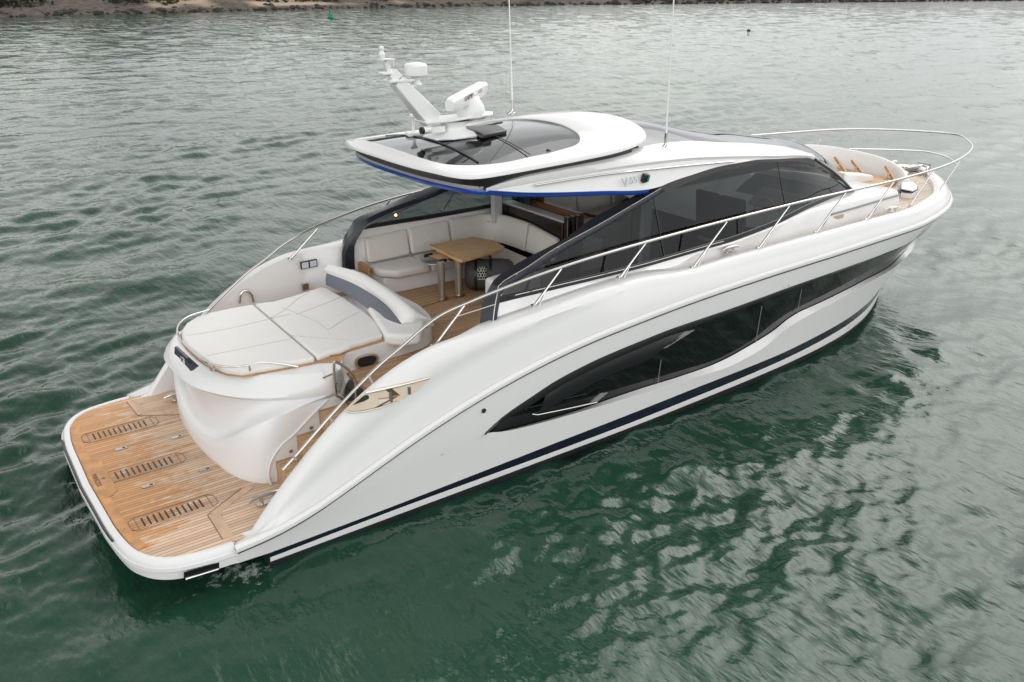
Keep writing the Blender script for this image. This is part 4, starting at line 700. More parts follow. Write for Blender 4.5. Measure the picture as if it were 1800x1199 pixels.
text('GARMIN', .085, ctr_+sd_*.079+d*(-.14)+Vector((0, 0, .012)), eu, RED, rb, 'array_lettering', .001)
text('xHD', .075, ctr_+sd_*.079+d*(.26)+Vector((0, 0, .012)), eu, mat('pale_lettering', (.5, .45, .45), .5), rb, 'array_lettering', .001)
# small dome antenna on its white base to port
b = MB(); b.extr([(4.55, .38, 3.84), (4.95, .3, 3.84), (5.05, .42, 3.84), (4.98, .55, 3.84), (4.6, .56, 3.84)], (0, 0, .05)); b.build('antenna_base', WM, mast, bevel=.015)
b = MB(); b.lathe([(.02, 0), (.02, .10), (.035, .17), (.036, .18)], (4.68, .47, 3.89), 14); b.lathe([(.045, 0), (.052, .01), (.045, .035), (.02, .045)], (4.68, .47, 4.07), 16); b.build('mushroom_antenna', WM, mast)
MB().lathe([(.03, 0), (.03, .02), (.015, .03)], (5.664,-1.132,3.765), 12).build('roof_stud', BLACKM, sroof)

# ------------------------------------------------------------------ rails
RAIL = [(3.400,1.966,2.328),(3.662,1.988,2.375),(3.919,2.010,2.424),(4.175,2.032,2.474),(4.437,2.053,2.521),(4.710,2.073,2.565),(5.000,2.090,2.602),(5.304,2.103,2.634),(5.619,2.115,2.660),(5.944,2.125,2.682),(6.281,2.133,2.701),(6.633,2.141,2.719),(7.000,2.147,2.736),(7.388,2.153,2.752),(7.796,2.156,2.766),(8.219,2.159,2.778),(8.648,2.161,2.789),(9.078,2.163,2.798),(9.500,2.164,2.806),(9.922,2.169,2.812),(10.352,2.177,2.818),(10.781,2.184,2.821),(11.204,2.187,2.824),(11.612,2.182,2.825),(12.000,2.165,2.826),(12.368,2.135,2.825),(12.722,2.095,2.822),(13.062,2.046,2.818),(13.389,1.991,2.813),(13.701,1.931,2.810),(14.000,1.868,2.808),(14.285,1.801,2.808),(14.556,1.728,2.810),(14.812,1.651,2.813),(15.056,1.569,2.815),(15.285,1.483,2.817),(15.500,1.393,2.817),(15.697,1.300,2.815),(15.876,1.203,2.812),(16.041,1.101,2.809),(16.196,0.995,2.804),(16.348,0.886,2.799),(16.500,0.772,2.792),(16.670,0.652,2.783),(16.857,0.526,2.771),(17.040,0.395,2.758),(17.197,0.263,2.745),(17.307,0.130,2.737),(17.349,0.000,2.733)]
pre = [(1.604,-1.950,1.047), (1.826,-1.950,1.214), (2.133,-1.955,1.468), (2.457,-1.960,1.715), (2.773,-1.960,1.928), (3.043,-1.960,2.072), (3.315,-1.965,2.228), (3.587,-1.965,2.340)]
rl_ = [Vector(p) for p in pre]+[Vector((p[0], -p[1], p[2])) for p in RAIL if p[0] > 3.7]
rl_[-1].y = 0
full = rl_+[Vector((p.x, -p.y, p.z)) for p in reversed(rl_[:-1])]
rail = MB().tube(crom(full, 4), .018, 10).build('handrail', STEEL, Y, ang=60)
mrp = [(15.2, .96, 2.5), (15.75, .48, 2.5), (16.11, .07, 2.5), (16.2, -.19, 2.5), (16.04, -.64, 2.5), (15.73, -.96, 2.5), (15.36, -1.24, 2.5)]
MB().tube(crom(mrp, 6), .014, 8).build('lower_rail', STEEL, rail)
st = [((3.866,-1.965,2.386), (3.415,-2.000,2.015), 0), ((5.136,-2.085,2.599), (4.727,-2.080,2.229), 1), ((6.442,-2.140,2.708), (6.052,-2.090,2.316), 1), ((7.896,-2.155,2.749), (7.363,-2.090,2.198), 1),
      ((9.192,-2.160,2.789), (8.696,-2.080,2.232), 1), ((10.501,-2.160,2.793), (10.068,-2.030,2.231), 1), ((11.907,-2.070,2.771), (11.472,-1.960,2.204), 1), ((13.442,-1.860,2.746), (13.006,-1.740,2.108), 0), ((14.928,-1.500,2.668), (14.384,-1.430,2.024), 0)]
for a, c, tw in st:
    for s in (1, -1):
        A1_, C1 = Vector((a[0], s*abs(a[1]), a[2])), Vector((c[0], s*abs(c[1]), c[2]-.03))
        b = MB(); b.tube([A1_, A1_.lerp(C1, .55), C1], .0145, 8)
        if tw: b.tube([A1_.lerp(C1, .5)+Vector((.0, 0, 0)), C1+Vector((.09, 0, 0))], .009, 8)
        b.lathe([(.03, 0), (.03, .012), (.018, .02)], tuple(C1+Vector((0, 0, .02))), 12); b.build('stanchion', STEEL, rail)
for a, c in (((2.639,-1.960,1.844), (2.631,-2.060,1.798)), ((2.167,-1.955,1.485), (2.170,-2.040,1.466)), ((1.733,-1.950,1.158), (1.729,-2.030,1.150))):
    for s in (1, -1): MB().tube([(a[0], s*abs(a[1]), a[2]), (c[0], s*abs(c[1]), c[2])], .013, 8).build('rail_bracket', STEELB, rail)
wr = MB(); wr.tube([(3.753,-1.980,2.274), (4.232,-2.020,2.324)], .006, 6); wr.build('guard_wire', STEEL, rail)

# ------------------------------------------------------------------ decks forward
sdk = MB(); xd = np.concatenate([np.linspace(6.7, 12, 30), np.linspace(12.2, 16.05, 24)]); edge = lambda x: float(max(BR(min(x+.2*(x > 13), 16.4))-OFG(x)-.05, .05)); inner = lambda x: float(np.interp(x, [6.7, 11.2, 12.4, 12.9], [1.75, 1.6, 1.3, 0]))
for s in (1, -1): sdk.grid([[(x, s*edge(x), 2.095) for x in xd], [(x, s*min(inner(x), edge(x)), 2.095) for x in xd]])
sdk.build('side_deck', TEAKS, Y, weld=.001)

cr_ = MB(); xs_ = np.linspace(9.2, 13.12, 34); ys_ = pch([(9.2, 1.80), (10.5, 1.765), (11.2, 1.73), (12, 1.66), (12.6, 1.58), (13.12, 1.5)]); zs_ = pch([(9.2, 2.36), (10, 2.42), (10.5, 2.465), (11.2, 2.475), (12.0, 2.445), (12.6, 2.42), (13.12, 2.37)])
ins = pch([(9.2, .03), (10, .10), (10.8, .16), (13.12, .16)]); P_ = []
for x in xs_:
    yy, zz, k = float(ys_(x)), float(zs_(x)), float(ins(x)); r = [(x, yy+.02, 2.08), (x, yy, 2.25), (x, yy-.1*k, zz-.09), (x, yy-.25*k, zz-.04), (x, yy-.55*k, zz-.01), (x, yy-k, zz)]
    ci = [(x, min(yy-k-.02, 1.2 if x > 12 else max(abs(float(wly(x)))-.04, .6)), zz+.004), (x, .6, zz+.0 if x > 12.3 else 2.2), (x, 0, zz+.01 if x > 12.3 else 2.2)]
    h = r+ci; P_.append([(q[0], -q[1], q[2]) for q in h]+[q for q in reversed(h[:-1])])
cr_.grid(P_); cr_.poly(P_[-1]); coach = cr_.build('coachroof', WHITE, Y, ang=50)
for s in (1, -1):
    gv = [(10.820,-1.745,2.331), (11.482,-1.700,2.326), (12.234,-1.620,2.318), (13.099,-1.520,2.298)]
    MB().tube([(p[0], s*(abs(p[1])+.006), p[2]) for p in crom(gv, 4)], .018, 6).build('coachroof_groove', GREYW, coach)
    vq = (11.036,-1.740,2.252); MB().box((vq[0], s*1.735, vq[2]-.0), (.28, .02, .06)).build('side_vent', mat('tan_vent', (.40, .34, .26), .5), coach)
MB().extr([(12.78, -.30, 2.55), (13.68, -.30, 2.41), (13.72, -.30, 2.24), (12.78, -.30, 2.24)], (0, -.32, 0)).build('bow_bolster', PADW, Y, ang=50, bevel=.04, seg=4)
MB().extr([(13.12, -1.2, 2.2), (14.5, -.9, 2.2), (14.6, .9, 2.2), (13.12, 1.2, 2.2)], (0, 0, -.12)).build('bow_seat_base', WHITE, Y, bevel=.03)
MB().extr([(13.0, -1.1, 2.33), (14.2, -.8, 2.3), (14.3, .6, 2.3), (13.4, .9, 2.33)], (0, 0, -.12)).build('bow_seat_teak', TEAKT, Y, bevel=.02)
wt = [(13.55, 1.0, 2.63), (13.72, 1.02, 2.70), (13.95, .92, 2.71), (14.22, .70, 2.68), (14.42, .34, 2.63), (14.5, -.1, 2.58), (14.45, -.5, 2.50), (14.28, -.78, 2.43), (14.12, -.93, 2.33)]
wt_ = [Vector(p) for p in crom(wt, 5)]; wb_ = [Vector((p.x-.17, p.y*.95, 2.16)) for p in wt_]
nrm_ = []
for i in range(len(wt_)):
    t_ = wt_[min(i+1, len(wt_)-1)]-wt_[max(i-1, 0)]; q = Vector((t_.y, -t_.x, 0)).normalized(); nrm_.append(q if q.x < 0 else -q)
th = .07
rows = [[p+n_*0 for p, n_ in zip(wb_, nrm_)], [p+n_*.0+Vector((0, 0, -.05)) for p, n_ in zip(wt_, nrm_)], [p-n_*.03+Vector((0, 0, .0)) for p, n_ in zip(wt_, nrm_)], [p-n_*.09+Vector((0, 0, .0)) for p, n_ in zip(wt_, nrm_)], [p-n_*.13+Vector((0, 0, -.06)) for p, n_ in zip(wt_, nrm_)], [p-n_*.16 for p, n_ in zip(wb_, nrm_)]]
bw = MB(); bw.grid(rows); bw.poly([r[0] for r in rows]); bw.poly([r[-1] for r in rows]); bwo = bw.build('bow_backrest', PADW, Y, ang=60)
for pts in (((1469,279), (1486,302), (1477,289), (1466,302)), ((1499,284), (1515,305), (1507,294), (1497,305)), ((1559,295), (1571,317), (1565,305), (1553,318))):
    b = MB(); z_ = 2.6
    def at_wall(px): 
        return px
    pass
lg = [[(14.100,0.522,2.512), (13.900,0.108,2.315), (13.980,0.308,2.426), (13.750,0.280,2.315)], [(14.200,0.205,2.484), (14.000,-0.193,2.321), (14.080,0.001,2.420), (13.850,-0.037,2.323)], [(14.300,-0.451,2.468), (14.050,-0.827,2.295), (14.150,-0.641,2.399), (13.900,-0.681,2.288)]]
for a, c, e, f in lg:
    b = MB(); b.tube([a, c], .032, 6); b.tube([e, f], .022, 6); b.build('teak_strut', TEAKT, bwo)
# windlass locker, cleats and anchor gear at the bow
lk = MB(); lk.extr([(14.040,-0.969,2.300), (14.264,-1.070,2.300), (14.046,-1.268,2.300), (13.915,-1.354,2.260), (13.721,-1.383,2.260), (13.725,-1.161,2.260)], (0, 0, -.02)); lk.build('windlass_locker', WHITE, Y, bevel=.02)
MB().extr([(13.767,-1.146,2.200), (13.828,-1.330,2.200), (14.095,-1.268,2.200), (14.589,-0.916,2.200), (14.398,-0.779,2.200)], (0, 0, .03)).build('locker_seal', BLACKM, Y)
MB().extr([(13.725,-1.176,2.180), (13.791,-1.334,2.180), (14.086,-1.267,2.180), (14.677,-0.866,2.180), (14.485,-0.728,2.180)], (0, 0, -.1)).build('locker_base', WHITE, Y, bevel=.01)
an = MB(); an.box((15.95, 0, 2.19), (.5, .16, .05)); an.tube([(15.4, 0, 2.2), (16.5, 0, 2.17)], .03, 8); an.tube([(16.45, -.12, 2.17), (16.45, .12, 2.17)], .06, 10); an.build('bow_roller', STEEL, Y)
wl = MB(); wl.lathe([(.10, 0), (.11, .06), (.06, .1), (.06, .15), (.09, .19), (.03, .22)], (15.5, -.12, 2.10), 16); wl.build('windlass', STEEL, Y)
MB().lathe([(.05, 0), (.05, .1), (.03, .12)], (15.8, -.3, 2.10), 12).build('chain_stopper', STEEL, Y)
for s in (1, -1): MB().tube(crom([(15.8, s*.42, 2.1), (15.82, s*.42, 2.22), (16.0, s*.36, 2.25), (16.1, s*.34, 2.1)], 4), .022, 8).build('bow_fairlead', STEEL, Y)

# ------------------------------------------------------------------ cockpit furniture
sb = MB(); base_o = [(4.62, 1.42), (4.8, 1.34), (6.2, 1.32), (6.32, 1.22), (6.32, .2), (6.9, .2), (6.95, 1.9), (4.5, 1.93)]
sb.extr([(x, y, 1.64) for x, y in base_o], (0, 0, -.26)); sofa = sb.build('cockpit_sofa', WHITE, Y, bevel=.03)
MB().box((4.46, 1.75, 1.62), (.05, .3, .36)).build('sofa_end_teak', TEAKT, sofa)
cushion('seat_cushion', [(4.55, 1.80, 1.76), (4.55, 1.46, 1.76), (4.75, 1.24, 1.76), (5.30, 1.22, 1.76), (5.32, 1.84, 1.76)], .125, LEATHER, sofa, .045, 5)
cushion('seat_cushion', [(5.33, 1.84, 1.76), (5.33, 1.22, 1.76), (6.18, 1.22, 1.76), (6.26, 1.1, 1.76), (6.26, .22, 1.76), (6.72, .22, 1.76), (6.78, 1.84, 1.76)], .125, LEATHER, sofa, .045, 5)
def backcush(p0, p1, z0, z1, z2, th, n_, lean=.06, par=sofa):
    a, c = Vector((*p0, 0)), Vector((*p1, 0)); nn = Vector((*n_, 0)); pts = [a+nn*th+Vector((0, 0, z0)), c+nn*th+Vector((0, 0, z0)), c+nn*(th-.02)-nn*lean+Vector((0, 0, z2)), a+nn*(th-.02)-nn*lean+Vector((0, 0, z1))]
    return MB().extr([tuple(p) for p in pts], tuple(-nn*th)).build('back_cushion', LEATHER, par, bevel=.045, seg=5, ang=50)
backcush((4.56, 1.88), (5.30, 1.9), 1.77, 2.14, 2.18, .10, (0, -1)); backcush((5.315, 1.9), (6.05, 1.9), 1.77, 2.18, 2.205, .10, (0, -1))
cb = crom([(6.07, 1.80, 0), (6.5, 1.80, 0), (6.72, 1.74, 0), (6.83, 1.55, 0), (6.86, 1.2, 0), (6.86, .95, 0)], 6); b = MB(); rows = []
cbn = []
for i in range(len(cb)):
    t_ = cb[min(i+1, len(cb)-1)]-cb[max(i-1, 0)]; cbn.append(Vector((-t_.y, t_.x, 0)).normalized())
for o, z in ((0, 1.77), (.02, 1.95), (.045, 2.14), (.06, 2.19), (.10, 2.21), (.14, 2.19), (.14, 1.77)): rows.append([p+n_*o+Vector((0, 0, z)) for p, n_ in zip(cb, cbn)])
b.grid(rows); b.poly([r[0] for r in rows]); b.poly([r[-1] for r in rows]); b.build('back_cushion', LEATHER, sofa, ang=60)
backcush((6.94, .94), (6.93, .22), 1.77, 2.2, 2.12, .10, (-1, 0))
tb = tag(bpy.data.objects.new('cockpit_table', None)); COL.objects.link(tb); tb.parent = Y
MB().extr([(5.431,1.454,2.000), (5.382,0.590,2.000), (5.406,0.506,2.000), (6.215,0.630,2.000), (6.305,0.714,2.000), (6.368,1.090,2.000), (6.202,1.447,2.000)], (0, 0, -.05)).build('table_top', OAK, tb, bevel=.012, seg=3)
MB().extr([(Vector((5.378,0.723,2.002))), Vector((5.428,0.739,2.002)), Vector((5.457,1.465,2.002)), Vector((5.427,1.448,2.002))], (0, 0, .001)).build('table_seam', TEAKT, tb)
tr2 = MB().extr([(5.114,1.273,1.930), (5.399,1.322,1.930), (5.521,0.875,1.930), (5.389,0.727,1.930), (5.101,0.731,1.930), (5.022,0.821,1.930), (5.025,1.022,1.930)], (0, 0, -.02)).build('side_tray', STEEL, tb, bevel=.006)
MB().extr([(5.221,1.141,1.935), (5.412,1.146,1.935), (5.479,0.885,1.935), (5.259,0.800,1.935)], (0, 0, .004)).build('tray_inlay', OAK, tr2)
for pp in ([(5.183,1.191,1.938), (5.324,1.197,1.938)], [(5.207,0.826,1.938), (5.339,0.834,1.938)]): MB().tube(pp, .02, 6).build('tray_clip', BLACKM, tr2)
for px in ((5.181,0.721,1.385), (5.466,0.701,1.385)):
    b = MB(); b.lathe([(.085, 0), (.085, .008), (.06, .02), (.055, .035), (.055, .565)], px, 24); b.build('table_leg', STEELB, tb, ang=40)
# starboard side seat seen over the coaming and through the glass
ss = MB(); ss.extr([(5.0, -1.72, 1.70), (6.9, -1.72, 1.70), (6.9, -1.15, 1.70), (5.2, -1.15, 1.70)], (0, 0, -.32)); sso = ss.build('side_seat', WHITE, Y, bevel=.03)
cushion('seat_cushion', [(4.95, -1.70, 1.83), (6.9, -1.70, 1.83), (6.9, -1.12, 1.83), (5.15, -1.10, 1.83), (4.95, -1.3, 1.83)], .13, LEATHER, sso, .05, 5)
MB().extr([(5.45, -.38, 1.86), (6.2, -.38, 1.9), (6.2, .02, 1.9), (5.45, .02, 1.86)], (0, 0, -.46)).build('sofa_end', WHITE, sofa, bevel=.06, seg=4)
# cabin entrance and galley
gl_ = MB(); gl_.box((7.14, 1.02, 1.86), (.26, 1.62, .98)); gal = gl_.build('galley_unit', DARKW, Y, bevel=.008)
MB().box((7.15, 1.02, 2.36), (.2, 1.6, .025)).build('galley_worktop', LIGHTG, gal); MB().box((7.36, 1.02, 2.16), (.14, 1.64, .6)).build('galley_fiddle', WALNUT, gal, bevel=.02)
[MB().box((7.05+.1*k, .15, 1.93), (.05, .09, 1.06)).build('folding_door', DARKW, gal, bevel=.006) for k in range(3)]
for x in (7.02, 7.2): MB().tube([(x, .1, 1.4), (x, .1, 2.44)], .007, 6).build('door_trim', STEELB, gal)
MB().box((6.86, 1.72, 2.62), (.16, .10, 1.1)).build('port_pillar', LIGHTG, Y, bevel=.01); MB().box((7.05, -1.50, 2.25), (.14, .08, 1.5)).build('starboard_pillar', LIGHTG, Y, bevel=.01)
MB().box((7.35, 1.58, 2.72), (.5, .08, .5)).build('galley_cabinet', WALNUT, gal); MB().box((7.42, 1.3, 2.72), (.05, .16, .6)).build('cabinet_door', WALNUT, gal)
glm = MB(); glm.box((7.16, 1.45, 2.62), (.02, .5, .42)); glm.build('oven_front', BLACKG, gal)
# saloon
MB().extr([(7.0, -1.7, 1.44), (12.2, -1.3, 1.44), (12.2, 1.3, 1.44), (7.0, 1.7, 1.44)], (0, 0, -.05)).build('saloon_floor', WALNUT, Y)
sn = MB(); sn.extr([(7.55, .95, 1.95), (9.9, .95, 1.95), (9.9, 1.66, 1.95), (7.55, 1.7, 1.95)], (0, 0, -.5)); sal = sn.build('saloon_sofa', LEATHER, Y, bevel=.05)
for k in range(3): MB().extr([(7.6+.78*k, 1.42, 1.96), (8.35+.78*k, 1.42, 1.96), (8.35+.78*k, 1.52, 2.52), (7.6+.78*k, 1.52, 2.52)], (0, .1, 0)).build('back_cushion', LEATHER, sal, bevel=.04, seg=3)
MB().extr([(7.48, .3, 1.95), (7.95, .3, 1.95), (7.95, 1.0, 1.95), (7.48, 1.0, 1.95)], (0, 0, -.5)).build('seat_return', LEATHER, sal, bevel=.05)
sv = MB().extr([(8.087,1.031,2.200), (8.796,1.098,2.200), (9.530,1.395,2.200), (9.644,0.945,2.200), (8.177,0.557,2.200)], (0, 0, -.05)).build('saloon_table', WALNUT, Y, bevel=.01)
MB().lathe([(.06, 0), (.05, .7)], (8.9, .75, 1.45), 14).build('table_leg', STEELB, sv)
for x, y in ((9.55, -.62), (9.55, -1.12)):
    h = MB(); h.extr([(x-.25, y-.22, 2.0), (x+.3, y-.22, 2.0), (x+.3, y+.22, 2.0), (x-.25, y+.22, 2.0)], (0, 0, -.14)); ho = h.build('helm_seat', LIGHTG, Y, bevel=.05, seg=3)
    MB().extr([(x-.3, y-.24, 1.95), (x-.18, y-.24, 1.95), (x-.27, y-.22, 2.7), (x-.37, y-.22, 2.7)], (0, .46, 0)).build('seat_back', NAVY, ho, bevel=.04, seg=3)
    MB().lathe([(.14, 0), (.06, .03), (.06, .45)], (x, y, 1.44), 14).build('seat_post', STEELB, ho)
ds = MB(); ds.extr([(10.6, -1.45, 2.15), (12.3, -1.2, 2.35), (12.5, 0, 2.35), (12.3, 1.2, 2.35), (10.9, 1.4, 2.15), (11.0, 0, 2.15)], (0, 0, -.6)); dash = ds.build('dashboard', BLACKM, Y, bevel=.03)
MB().extr([(10.5, -1.3, 2.28), (10.85, -1.3, 2.52), (10.85, -.35, 2.52), (10.5, -.35, 2.28)], (.1, 0, -.05)).build('helm_console', LIGHTG, dash, bevel=.02)
wh = MB(); wh.tube([Vector((10.4, -.8, 2.25))+Vector((math.sin(a)*.05, math.cos(a)*.2, math.sin(a)*.19)) for a in np.linspace(0, 2*math.pi, 24, endpoint=False)], .016, 8, True); wh.build('steering_wheel', STEELB, dash)
MB().extr([(8.4, -1.62, 2.0), (9.1, -1.58, 2.0), (9.1, -1.2, 2.0), (8.4, -1.2, 2.0)], (0, 0, -.5)).build('side_console', LIGHTG, Y, bevel=.03)
# interior lining so the cabin reads dark behind the glass
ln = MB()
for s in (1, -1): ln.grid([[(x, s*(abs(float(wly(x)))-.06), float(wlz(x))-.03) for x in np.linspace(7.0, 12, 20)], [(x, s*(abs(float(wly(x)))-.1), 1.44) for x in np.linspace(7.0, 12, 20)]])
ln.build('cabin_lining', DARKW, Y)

# ------------------------------------------------------------------ holdall under the table (its own thing)
bc = Vector((5.98, .72, 1.62)); ax = Vector((.80, -.58, 0)).normalized(); bag = empty('holdall_bag', (bc.x, bc.y, 1.38), 'dark grey round holdall with black straps and pale label under the cockpit table', 'bag')
def loc(p): return Vector(p)-bag.location
b = MB(); prof = [(.02, -.33), (.14, -.33), (.2, -.31), (.232, -.24), (.238, -.1), (.225, -.02), (.235, .05), (.24, .22), (.225, .34), (.17, .40), (.02, .405)]
b.lathe(prof, loc(bc), 28, ax); bo = b.build('bag_body', BAGM, bag, ang=50)
for t in (-.16, .06):
    b = MB(); b.lathe([(.232, t-.024), (.246, t-.02), (.246, t+.02), (.232, t+.024)], loc(bc), 28, ax); b.build('strap', BLACKM, bag)
up_ = Vector((0, 0, 1)); sdv = Vector((-ax.y, ax.x, 0))
for o in (-.05, .05):
    b = MB(); b.tube(crom([loc(bc+ax*-.16+up_*.23+sdv*o), loc(bc+ax*-.12+up_*.33+sdv*o), loc(bc+ax*0+up_*.36+sdv*o*1.6), loc(bc+ax*.04+up_*.31+sdv*o), loc(bc+ax*.06+up_*.23+sdv*o)], 5), .014, 8); b.build('handle', BLACKM, bag)
cd = (Vector((-1.04, -9.65, 5.7))-bc); cd = (cd-ax*cd.dot(ax)).normalized(); t2 = ax.cross(cd)
lbm = mat('bag_label', (.50, .49, .47), .6); rows = []
for a in np.linspace(-.5, .35, 9): rows.append([loc(bc+ax*t+(cd*math.cos(a)+up_*0+t2*math.sin(a))*.243) for t in (-.13, .0)])
lb = MB().grid(rows).build('label_patch', lbm, bag)
b = MB()
for k, a in enumerate(np.linspace(-.42, .22, 5)):
    for t in (-.115, -.08, -.045, -.012) if k % 2 == 0 else (-.105, -.06, -.02):
        p = loc(bc+ax*t+(cd*math.cos(a)+t2*math.sin(a))*.245); b.box(p, (.018, .018, .03))
b.build('label_print', BLACKM, lb)

# ------------------------------------------------------------------ water
cx, cy = (-1.039,-9.652); yaw = 0.9455
def dens(n1, n2):
    a = np.linspace(yaw-math.radians(46), yaw+math.radians(46), n1); b2 = np.linspace(yaw+math.radians(46), yaw+2*math.pi-math.radians(46), n2+2)[1:-1]; return np.concatenate([a, b2])
ang = dens(820, 60); rad = np.concatenate([[0.4], np.geomspace(2.0, 330, 900), np.geomspace(335, 4500, 50)])
RR, AA = np.meshgrid(rad, ang, indexing='ij'); X = cx+RR*np.cos(AA); Yc = cy+RR*np.sin(AA); Z = np.zeros_like(X)
cell = np.maximum(RR*math.radians(92)/820, np.gradient(rad)[:, None])
nw = 150
lam = np.exp(rng.uniform(math.log(.16), math.log(5.5), nw)); wd0 = math.radians(100)
th_ = wd0+rng.normal(0, 1, nw)*np.where(lam < .8, .85, .55); kk = 2*math.pi/lam
amp = .0036*lam**.85*rng.uniform(.5, 1.3, nw); amp[lam > 2.2] *= .55; amp[(lam > .8) & (lam <= 2.2)] *= .85; ph = rng.uniform(0, 2*math.pi, nw)
# short wavelets come in gusts
gust = np.zeros_like(X)
for _ in range(14):
    l2 = rng.uniform(4, 26); t2_ = rng.uniform(0, 2*math.pi); gust += np.sin((X*math.cos(t2_)+Yc*math.sin(t2_))*2*math.pi/l2+rng.uniform(0, 6.28))
gust = np.clip(.85+.16*gust, .25, 1.7)
for i in range(nw):
    fade = np.clip(lam[i]/cell/2.2-1, 0, 1); q = np.sin((X*math.cos(th_[i])+Yc*math.sin(th_[i]))*kk[i]+ph[i]); q = q-.22*np.cos(2*((X*math.cos(th_[i])+Yc*math.sin(th_[i]))*kk[i]+ph[i]))
    Z += amp[i]*fade*q*(gust if lam[i] < 1.6 else 1)
# calmer close under the hull
nr, na = X.shape
me = bpy.data.meshes.new('water'); me.vertices.add(nr*na); co = np.stack([X, Yc, Z], -1).reshape(-1).astype(np.float32); me.vertices.foreach_set('co', co)
ii, jj = np.meshgrid(np.arange(nr-1), np.arange(na), indexing='ij'); j2 = (jj+1) % na
quad = np.stack([ii*na+jj, (ii+1)*na+jj, (ii+1)*na+j2, ii*na+j2], -1).reshape(-1, 4)
me.loops.add(quad.size); me.loops.foreach_set('vertex_index', quad.reshape(-1).astype(np.int32)); me.polygons.add(len(quad)); me.polygons.foreach_set('loop_start', np.arange(0, quad.size, 4, dtype=np.int32)); me.polygons.foreach_set('loop_total', np.full(len(quad), 4, np.int32)); me.update(calc_edges=True); me.polygons.foreach_set('use_smooth', [True]*len(quad))
wo_ = bpy.data.objects.new('water', me); COL.objects.link(wo_); tag(wo_, kind='structure')
WAT, t, p = new_mat('sea_water'); N = t.nodes.new; K = t.links.new
p.inputs['Roughness'].default_value = .045; p.inputs['IOR'].default_value = 1.333; p.inputs['Specular IOR Level'].default_value = .66
tc = N('ShaderNodeTexCoord'); n0 = N('ShaderNodeTexNoise'); n0.inputs['Scale'].default_value = .06; n0.inputs['Detail'].default_value = 4; K(tc.outputs['Object'], n0.inputs['Vector'])
r0 = N('ShaderNodeValToRGB'); r0.color_ramp.elements[0].color = (.008, .034, .020, 1); r0.color_ramp.elements[1].color = (.015, .056, .034, 1); r0.color_ramp.elements[0].position = .35; r0.color_ramp.elements[1].position = .65; K(n0.outputs['Fac'], r0.inputs[0]); K(r0.outputs[0], p.inputs['Base Color'])
mpn = N('ShaderNodeMapping'); mpn.inputs['Rotation'].default_value = (0, 0, wd0); mpn.inputs['Scale'].default_value = (1.0, .42, 1); mpn.vector_type = 'TEXTURE' if False else 'POINT'; K(tc.outputs['Object'], mpn.inputs['Vector'])
mpn.inputs['Rotation'].default_value = (0, 0, -wd0)
def msum(lst):
    h = None
    for sc, st_ in lst:
        a = N('ShaderNodeTexNoise'); a.inputs['Scale'].default_value = sc; a.inputs['Detail'].default_value = 3; a.inputs['Roughness'].default_value = .5; K(mpn.outputs[0], a.inputs['Vector'])
        m_ = N('ShaderNodeMath'); m_.operation = 'MULTIPLY'; m_.inputs[1].default_value = st_; K(a.outputs['Fac'], m_.inputs[0])
        if h is None: h = m_.outputs[0]
        else:
            ad = N('ShaderNodeMath'); ad.operation = 'ADD'; K(h, ad.inputs[0]); K(m_.outputs[0], ad.inputs[1]); h = ad.outputs[0]
    return h
fine = msum(((2.6, .045), (8.0, .016), (24.0, .004)))
coarse = msum(((.35, .5), (.9, .24)))
vd = N('ShaderNodeVectorMath'); vd.operation = 'LENGTH'; K(tc.outputs['Object'], vd.inputs[0])
fd = N('ShaderNodeMapRange'); fd.inputs[1].default_value = 25; fd.inputs[2].default_value = 130; K(vd.outputs['Value'], fd.inputs[0])
cm_ = N('ShaderNodeMath'); cm_.operation = 'MULTIPLY'; K(coarse, cm_.inputs[0]); K(fd.outputs[0], cm_.inputs[1])
ha = N('ShaderNodeMath'); ha.operation = 'ADD'; K(fine, ha.inputs[0]); K(cm_.outputs[0], ha.inputs[1])
bu = N('ShaderNodeBump'); bu.inputs['Strength'].default_value = 1.0; bu.inputs['Distance'].default_value = 1.0; K(ha.outputs[0], bu.inputs['Height']); K(bu.outputs[0], p.inputs['Normal'])
me.materials.append(WAT)
# exhaust froth beside the platform
fm, ft, fp_ = new_mat('froth'); fp_.inputs['Base Color'].default_value = (.55, .62, .58, 1); fp_.inputs['Roughness'].default_value = .6
ftc = ft.nodes.new('ShaderNodeTexCoord'); fn = ft.nodes.new('ShaderNodeTexNoise'); fn.inputs['Scale'].default_value = 9; fn.inputs['Detail'].default_value = 8; fn.inputs['Roughness'].default_value = .72; fr2 = ft.nodes.new('ShaderNodeMapRange'); fr2.inputs[1].default_value = .5; fr2.inputs[2].default_value = .68; fr2.inputs[4].default_value = .75
ft.links.new(ftc.outputs['Object'], fn.inputs['Vector']); sph = ft.nodes.new('ShaderNodeVectorMath'); sph.operation = 'LENGTH'; 
fmap = ft.nodes.new('ShaderNodeMapping'); fmap.inputs['Scale'].default_value = (2.6, 3.4, 0); ft.links.new(ftc.outputs['Object'], fmap.inputs['Vector']); ft.links.new(fmap.outputs[0], sph.inputs[0])
fsub = ft.nodes.new('ShaderNodeMath'); fsub.operation = 'MULTIPLY_ADD'; fsub.inputs[1].default_value = -.16; ft.links.new(sph.outputs['Value'], fsub.inputs[0]); ft.links.new(fn.outputs['Fac'], fsub.inputs[2])
fad = ft.nodes.new('ShaderNodeMath'); fad.operation = 'ADD'; fad.inputs[1].default_value = .08; ft.links.new(fsub.outputs[0], fad.inputs[0]); ft.links.new(fad.outputs[0], fr2.inputs[0]); ft.links.new(fr2.outputs[0], fp_.inputs['Alpha'])
